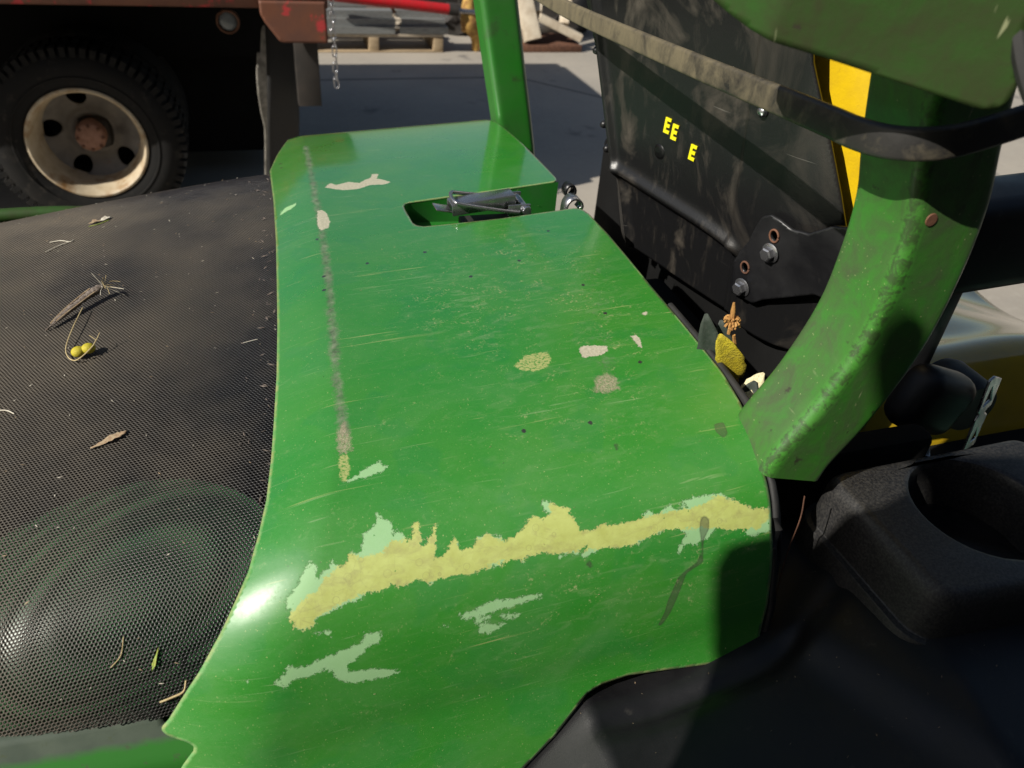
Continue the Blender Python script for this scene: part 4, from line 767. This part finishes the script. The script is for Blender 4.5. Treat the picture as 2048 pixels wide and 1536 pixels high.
# ------------------------------------------------------------------ truck behind
tk = empty('flatbed_truck', (-1.5, 3.6, 0), 'rusty red flatbed truck with a pale dished wheel, parked behind the mower', 'truck')
box('bed_side', (-4.2, 2.45, .962), (.32, 2.51, 1.18), M['truck_paint'], tk, .006); box('bed_floor', (-4.2, 2.51, .99), (.32, 4.85, 1.16), M['void'], tk)
box('bed_wall', (-4.2, 2.49, 1.18), (.30, 2.57, 1.75), M['truck_paint'], tk, .01); box('bed_wall', (-4.2, 4.60, 1.16), (.30, 4.70, 1.75), M['truck_paint'], tk, .01); box('tailgate', (.26, 2.58, 1.18), (.33, 4.60, 1.75), M['truck_paint'], tk, .01)
box('chassis_rail', (-4.6, 3.15, .62), (.22, 3.25, .86), M['void'], tk); box('chassis_rail', (-4.6, 4.05, .62), (.22, 4.15, .86), M['dark_steel'], tk); box('rear_axle', (-.74, 2.85, .30), (-.60, 4.5, .44), M['dark_steel'], tk, .04)
box('skirt', (-4.2, 3.3, .12), (.16, 4.0, .93), M['void'], tk)
cp = [(.066, .990), (.066, .945), (.080, .915), (.128, .848), (.142, .844), (.308, .842), (.311, .846), (.311, .990)]
cut_grid('corner_plate', lambda u, v: np.stack([u, 2.435+0*u, v], -1), cp, .01, M['truck_paint'], tk, thick=.012, flip=False, holes=[[(.235+.006*math.cos(a), .862+.006*math.sin(a)) for a in th]])
box('flap_bar', (.182, 2.50, .58), (.275, 2.56, .90), M['dark_steel'], tk, .004)
def flap(u, v): return np.stack([.085-.10*(.9-v)**1.2+u*.9, 2.60+.30*u+.03*np.sin(v*7), v], -1)
cut_grid('mud_flap', flap, [(0, .88), (.13, .88), (.15, .5), (.16, .10), (0, .10)], .02, M['mud_flap'], tk, thick=.008)
cut_grid('flap_edge', lambda u, v: flap(u, v)+np.array([-.004, -.012, 0]), [(.0, .88), (-.012, .86), (-.018, .80), (-.022, .77), (-.034, .785), (-.042, .70), (-.038, .62), (-.026, .54), (-.010, .47), (-.007, .40), (-.007, .10), (.003, .10), (.003, .88)], .006, M['flap_dust'], tk, thick=.005)
WC = (-.680, 2.74, .375)
def wheel():
    r, rr = .378, .226
    pr = [(rr, -.020), (rr+.02, -.030), (rr+.07, -.042), (rr+.105, -.036), (r-.020, -.020), (r-.006, .0), (r, .03), (r, .18), (r-.006, .21), (rr+.07, .25), (rr, .23), (rr, .05)]
    ty = lathe('tyre', [(a, b) for a, b in pr]+[(pr[0][0], pr[0][1])], M['tyre'], tk, 72, 'y', WC)
    V = []; F = []
    for i in range(64):
        a0 = 2*math.pi*i/64; a1 = a0+2*math.pi/64*.62
        for ra, ha, rb_, hb in ((r-.030, -.026, r+.007, -.004), (r-.004, .004, r+.008, .075), (r-.004, .10, r+.008, .17)):
            k = len(V)
            for a in (a0, a1):
                for rad, h in ((ra, ha), (rb_, ha+.004), (rb_, hb), (ra, hb)): V.append((WC[0]+rad*math.cos(a), WC[1]+h, WC[2]+rad*math.sin(a)))
            F += [(k, k+1, k+2, k+3), (k+7, k+6, k+5, k+4)]+[(k+j, k+4+j, k+4+(j+1) % 4, k+(j+1) % 4) for j in range(4)]
    setp(mk('tread_lugs', V, F, M['tyre'], ty), kind='stuff')
    lathe('raised_ring', [(rr+.045, -.0395), (rr+.047, -.042), (rr+.051, -.0425), (rr+.053, -.0405)], M['tyre'], ty, 72, 'y', WC)
    # dished rim: flange, barrel and a disc with hand holes
    ri = lathe('rim', [(rr+.006, -.024), (rr+.004, -.032), (rr-.004, -.034), (rr-.012, -.026), (rr-.016, -.006), (rr-.024, .010), (rr-.030, .075), (rr-.040, .125)], M['rim'], tk, 72, 'y', WC)
    def disc(u, v): h = .165-.13*np.clip((v-.09)/.11, 0, 1)**1.3*.45-.02*np.exp(-((v-.085)/.02)**2); return np.stack([WC[0]+v*np.cos(u), WC[1]+h, WC[2]+v*np.sin(u)], -1)
    hs = []
    for k in range(5):
        a0 = R(100+72*k); hs.append([(a0+.24*math.cos(a), .155+.037*math.sin(a)) for a in th])
    cut_grid('rim_disc', disc, [(-.15, .03), (6.5, .03), (6.5, .203), (-.15, .203)], .012, M['rim_grey'], ri, holes=hs, thick=.006, flip=True)
    hb = lathe('hub', [(0, .055), (.045, .055), (.056, .060), (.060, .070), (.060, .155), (.10, .158)], M['hub_rust'], tk, 40, 'y', WC)
    for k in range(8):
        a = 2*math.pi*k/8; lathe('stud', [(0, -.006), (.006, -.006), (.0075, 0), (.0075, .008)], M['rust'], hb, 6, 'y', (WC[0]+.050*math.cos(a), WC[1]+.054, WC[2]+.050*math.sin(a)))
wheel()
lathe('tyre', [(.238, 0), (.31, -.02), (.36, .0), (.378, .03), (.378, .18), (.31, .23), (.238, .2), (.238, 0)], M['tyre'], tk, 60, 'y', (WC[0], 3.06, WC[2]))
lathe('wheel_disc', [(0, .0), (.24, .02), (.24, .2)], M['void'], tk, 40, 'y', (WC[0], 3.06, WC[2]))
for cx in (-3.9,):
    lathe('tyre', [(.238, 0), (.31, -.02), (.36, .0), (.378, .03), (.378, .18), (.31, .23), (.238, .2), (.238, 0)], M['tyre'], tk, 48, 'y', (cx, 2.74, .375)); lathe('tyre', [(.238, 0), (.31, -.02), (.36, .0), (.378, .03), (.378, .18), (.31, .23), (.238, .2), (.238, 0)], M['tyre'], tk, 48, 'y', (cx, 4.3, .375))
lathe('tyre', [(.238, 0), (.31, -.02), (.36, .0), (.378, .03), (.378, .18), (.31, .23), (.238, .2), (.238, 0)], M['tyre'], tk, 48, 'y', (WC[0], 4.35, .375))
lt = lathe('lamp_bezel', [(.036, .0), (.042, -.004), (.046, .0), (.046, .02)], M['rust'], tk, 32, 'y', (-.056, 2.70, .862)); lathe('lamp_lens', [(0, -.006), (.02, -.005), (.034, .0), (.038, .004)], M['glass_grey'], lt, 32, 'y', (-.056, 2.705, .862))
# hanging chain
ch = empty('hanging_chain', (.332, 2.420, .985), 'slack steel chain hanging from the truck tail corner', 'chain')
lk = None
for i in range(11):
    if lk is None:
        Q = []
        for k in range(24):
            a = 2*math.pi*k/24; Q.append((.0085*math.cos(a), 0, .0095*math.sin(a)+(.0105 if math.sin(a) > 0 else -.0105)))
        Q.append(Q[0]); V, F = sweep_geo(Q, circ(.0028, 6)); lk = mk('chain_link', V, F, M['steel'], None, True); lk.parent = ch; o = lk
    else: o = lk.copy(); COL.objects.link(o); o.parent = ch
    o.location = (RNG.normal(0, .0015), 0, .015-.0305*i); o.rotation_euler = (RNG.normal(0, .06), RNG.normal(0, .08), R(90*(i % 2)+RNG.normal(0, 12)))

# ------------------------------------------------------------------ yard stuff in the distance
pl = empty('wooden_pallet', (1.10, 6.1, 0), 'pale wooden pallet under the steel channels, right of the truck tail', 'pallet')
for k in range(5): box('deck_board', (.42, 5.80+.19*k, .118), (1.56, 5.90+.19*k, .140), M['wood_pale'], pl, .003)
for k in range(3): box('stringer', (.42+.53*k, 5.80, .012), (.50+.53*k, 6.66, .117), M['wood'], pl, .004)
box('bottom_board', (.42, 5.795, .0), (1.56, 5.87, .0118), M['wood'], pl, .002)
gi = 0
lab = ['lowest front', 'second', 'third', 'topmost']
for k, (x0, x1, y, z) in enumerate(((.30, 1.16, 5.84, .142), (.34, 1.17, 5.86, .196), (.28, 1.15, 5.90, .250), (.32, 1.18, 6.02, .304))):
    V, F = sweep_geo([(x0, y, z+.026), (x1, y, z+.026)], [(.026, -.05), (.026, .05), (-.026, .05), (-.026, -.05), (-.018, -.044), (-.018, .044), (.018, .044), (.018, -.044)], N0=(0, 0, 1)); 
    setp(mk('steel_channel', V, F, M['galv']), 'grey steel channel, %s of the left stack on the pallet' % lab[k], 'channel', 'steel channels on the pallet')
for k, (x0, x1, y, z) in enumerate(((1.20, 1.60, 5.85, .142), (1.22, 1.58, 5.88, .196), (1.19, 1.57, 5.93, .250))):
    V, F = sweep_geo([(x0, y, z+.026), (x1, y, z+.026)], [(.026, -.05), (.026, .05), (-.026, .05), (-.026, -.05), (-.018, -.044), (-.018, .044), (.018, .044), (.018, -.044)], N0=(0, 0, 1)); 
    setp(mk('steel_channel', V, F, M['galv']), 'short grey steel channel, %s of the right stack on the pallet' % ['lowest', 'middle', 'topmost'][k], 'channel', 'steel channels on the pallet')
hy = empty('red_cylinder', (1.2, 5.72, .36), 'bright red hydraulic cylinder leaning over the steel channels', 'cylinder')
tube('barrel', [(.60, 5.74, .43), (1.58, 5.72, .345)], .040, M['red_paint'], hy, 16, 1); tube('end_cap', [(1.58, 5.72, .345), (1.66, 5.72, .338)], .044, M['dark_steel'], hy, 16, 1); tube('rod', [(1.66, 5.72, .338), (1.82, 5.72, .325)], .02, M['steel'], hy, 12, 1)
def lump(name, c, r, mat, label, cat_, n=3, sq=(1, 1, 1), amp=.25):
    bm = bmesh.new(); bmesh.ops.create_icosphere(bm, subdivisions=n, radius=1)
    ph = RNG.uniform(0, 6, 9)
    for v in bm.verts:
        k = 1+amp*(math.sin(v.co.x*5+ph[0])*math.sin(v.co.y*6+ph[1])+.6*math.sin(v.co.z*9+ph[2])*math.sin(v.co.x*11+ph[3])+.4*math.sin(v.co.y*17+ph[4])); v.co = Vector((v.co.x*r*sq[0]*k+c[0], v.co.y*r*sq[1]*k+c[1], max(.001, v.co.z*r*sq[2]*k+c[2])))
    return setp(from_bm(name, bm, mat, None, 60), label, cat_)
bk = empty('scrap_bracket', (1.78, 5.80, 0), 'yellow rusty casting standing right of the pallet', 'scrap')
tube('casting_arm', [(1.86, 5.86, .0), (1.84, 5.82, .12), (1.78, 5.78, .24), (1.76, 5.78, .36), (1.80, 5.80, .52)], .055, M['yellow_rust'], bk, 10, 5, scale=[.6, .8, 1.5, 1.0, .8]); tube('casting_foot', [(1.72, 5.80, .22), (1.86, 5.78, .20)], .06, M['yellow_rust'], bk, 10, 3)
rp = empty('rusty_post', (1.98, 5.95, 0), 'brown rusty post beside the yellow casting', 'post')
tube('post_tube', [(2.03, 5.93, .0), (1.97, 5.97, .30), (1.93, 6.0, .60)], .055, M['rust'], rp, 12, 3); box('post_foot', (1.94, 5.84, 0), (2.12, 6.02, .03), M['rust'], rp, .004)
# pale timber offcuts and a rusty grating
gt = empty('rusty_grating', (2.5, 5.95, 0), 'orange rusty steel grating lying right of the green post', 'grating')
box('grate_frame', (2.18, 5.80, .0), (2.80, 5.83, .055), M['rust'], gt, .003); box('grate_frame', (2.18, 6.25, .0), (2.80, 6.28, .055), M['rust'], gt, .003)
for k in range(26): box('grate_bar', (2.19+.0235*k, 5.831, .01), (2.199+.0235*k, 6.249, .06), M['rust'], gt)
def plank(name, a, b, w_, h_, mat, label, cat_):
    V, F = sweep_geo([a, b], rrect(w_, h_, .006, 2), N0=(0, 0, 1) if abs(Vector(b).z-Vector(a).z) < .8*(Vector(b)-Vector(a)).length else (0, -1, 0)); return setp(mk(name, V, F, mat, None, 40), label, cat_)
plank('timber_offcut', (2.36, 5.86, .085), (2.24, 6.10, .62), .10, .14, M['wood_pale'], 'pale timber block leaning just right of the green post', 'timber')
fr = empty('broken_crate', (2.62, 5.95, .06), 'broken pale timber frame leaning on the rusty grating', 'crate')
for a, b in (((2.42, 5.92, .26), (2.80, 5.86, .105)), ((2.42, 5.98, .28), (2.50, 6.2, .60)), ((2.66, 5.93, .20), (2.76, 6.15, .56))):
    V, F = sweep_geo([a, b], rrect(.065, .085, .006, 2), N0=(0, 0, 1)); mk('frame_board', V, F, M['wood_pale'], fr, 40)
sbn = empty('scrap_bin', (2.0, 7.6, 0), 'dark steel scrap bin closing off the yard at the back', 'bin')
box('bin_wall', (-1.2, 7.1, 0), (5.2, 7.18, .95), M['dark_steel'], sbn, .01); box('bin_wall', (-1.2, 9.0, 0), (5.2, 9.08, .95), M['dark_steel'], sbn, .01); box('bin_end', (-1.2, 7.18, 0), (-1.12, 9.0, .95), M['dark_steel'], sbn, .01); box('bin_end', (5.12, 7.18, 0), (5.2, 9.0, .95), M['dark_steel'], sbn, .01); box('bin_floor', (-1.12, 7.18, .0), (5.12, 9.0, .05), M['dark_steel'], sbn)
for k in range(7): box('bin_rib', (-1.0+k*1.0, 7.03, 0), (-.92+k*1.0, 7.1, .95), M['dark_steel'], sbn, .005)
ORD = ['first', 'second', 'third', 'fourth', 'fifth', 'sixth', 'seventh', 'eighth', 'ninth']
for k in range(9):
    c = (-.4+k*.55+RNG.uniform(-.1, .1), RNG.uniform(6.45, 6.75), .12); lump('scrap_lump', c, RNG.uniform(.10, .2), M['rust' if k % 2 else 'dark_steel'], '%s scrap lump, %s from the left of those before the dark bin' % (('rusty' if k % 2 else 'black'), ORD[k]), 'scrap', 2, (1.3, .8, .9), .35)['group'] = 'scrap lumps before the bin'

# ------------------------------------------------------------------ unseen sheet added in place of the photographer, cut to shade hood and deck
tp = empty('shadow_blocker', (-.55, -1.20, 0), 'grey sheet on a pole, added out of view to cast the shadow on hood and deck', 'blocker')
TL = LDIR; ta = Vector((TL.y, -TL.x, 0)).normalized(); ta = -ta if ta.y > 0 else ta; tb = ta.cross(TL)
SIL = [(.655, .81), (.644, .833), (.628, .858), (.606, .894), (.592, .937), (.583, .964), (.581, .983), (.588, .997), (.597, 1.012), (.613, 1.057), (.628, 1.077), (.631, 1.101), (.622, 1.122), (.607, 1.130), (.600, 1.142), (.593, 1.161), (.588, 1.177), (.588, 1.197), (.592, 1.212), (.599, 1.219), (.606, 1.210), (.610, 1.187), (.614, 1.165), (.630, 1.160), (.66, 1.19), (.75, 1.25), (1.06, 1.28), (1.06, .76), (.69, .76)]
def blocker(u, v):
    xx = -.55+.025*np.sin(u*30)*np.clip((1.28-v)*3, 0, 1); c = (xx-u*ta.x-v*tb.x)/TL.x
    return np.stack([xx, u*ta.y+v*tb.y+c*TL.y, v*tb.z+c*TL.z], -1)
cut_grid('blocker_sheet', blocker, SIL, .006, M['blocker_grey'], tp, thick=.002)
q0 = blocker(np.array([.68, 1.06]), np.array([1.23, 1.29])); tube('arm_pole', [tuple(q0[0]+np.array([0, .05, .0])), tuple(q0[1]+np.array([0, -.1, .0]))], .014, M['galv'], tp, 10, 1)
tube('pole', [(-.55, -1.20, 0), (-.55, -1.20, float(q0[1][2])+.05)], .02, M['galv'], tp, 12, 1)

# ------------------------------------------------------------------ unseen dark building added behind the camera to cut sky light on near faces
sh_ = empty('sky_fill_blocker', (1, -2.9, 0), 'long dark boarded building, added out of view behind the camera to cut sky light', 'fill_blocker')
bd = None
for k in range(52):
    if bd is None: bd = box('blocker_board', (-6, -2.86, 0), (-5.775, -2.82, 4.2), M['dark_steel'], sh_, .006); o = bd; b0 = bd.location.copy()
    else: o = bd.copy(); COL.objects.link(o); o.location = b0+Vector((.232*k, RNG.uniform(-.006, .006), 0))
box('wall', (-6.05, -3.0, 0), (6.15, -2.861, 4.2), M['dark_steel'], sh_); box('blocker_roof', (-6.3, -6.5, 4.2), (6.4, -2.55, 4.32), M['dark_steel'], sh_, .02); box('blocker_body', (-6.0, -6.3, 0), (6.1, -3.001, 4.19), M['dark_steel'], sh_)
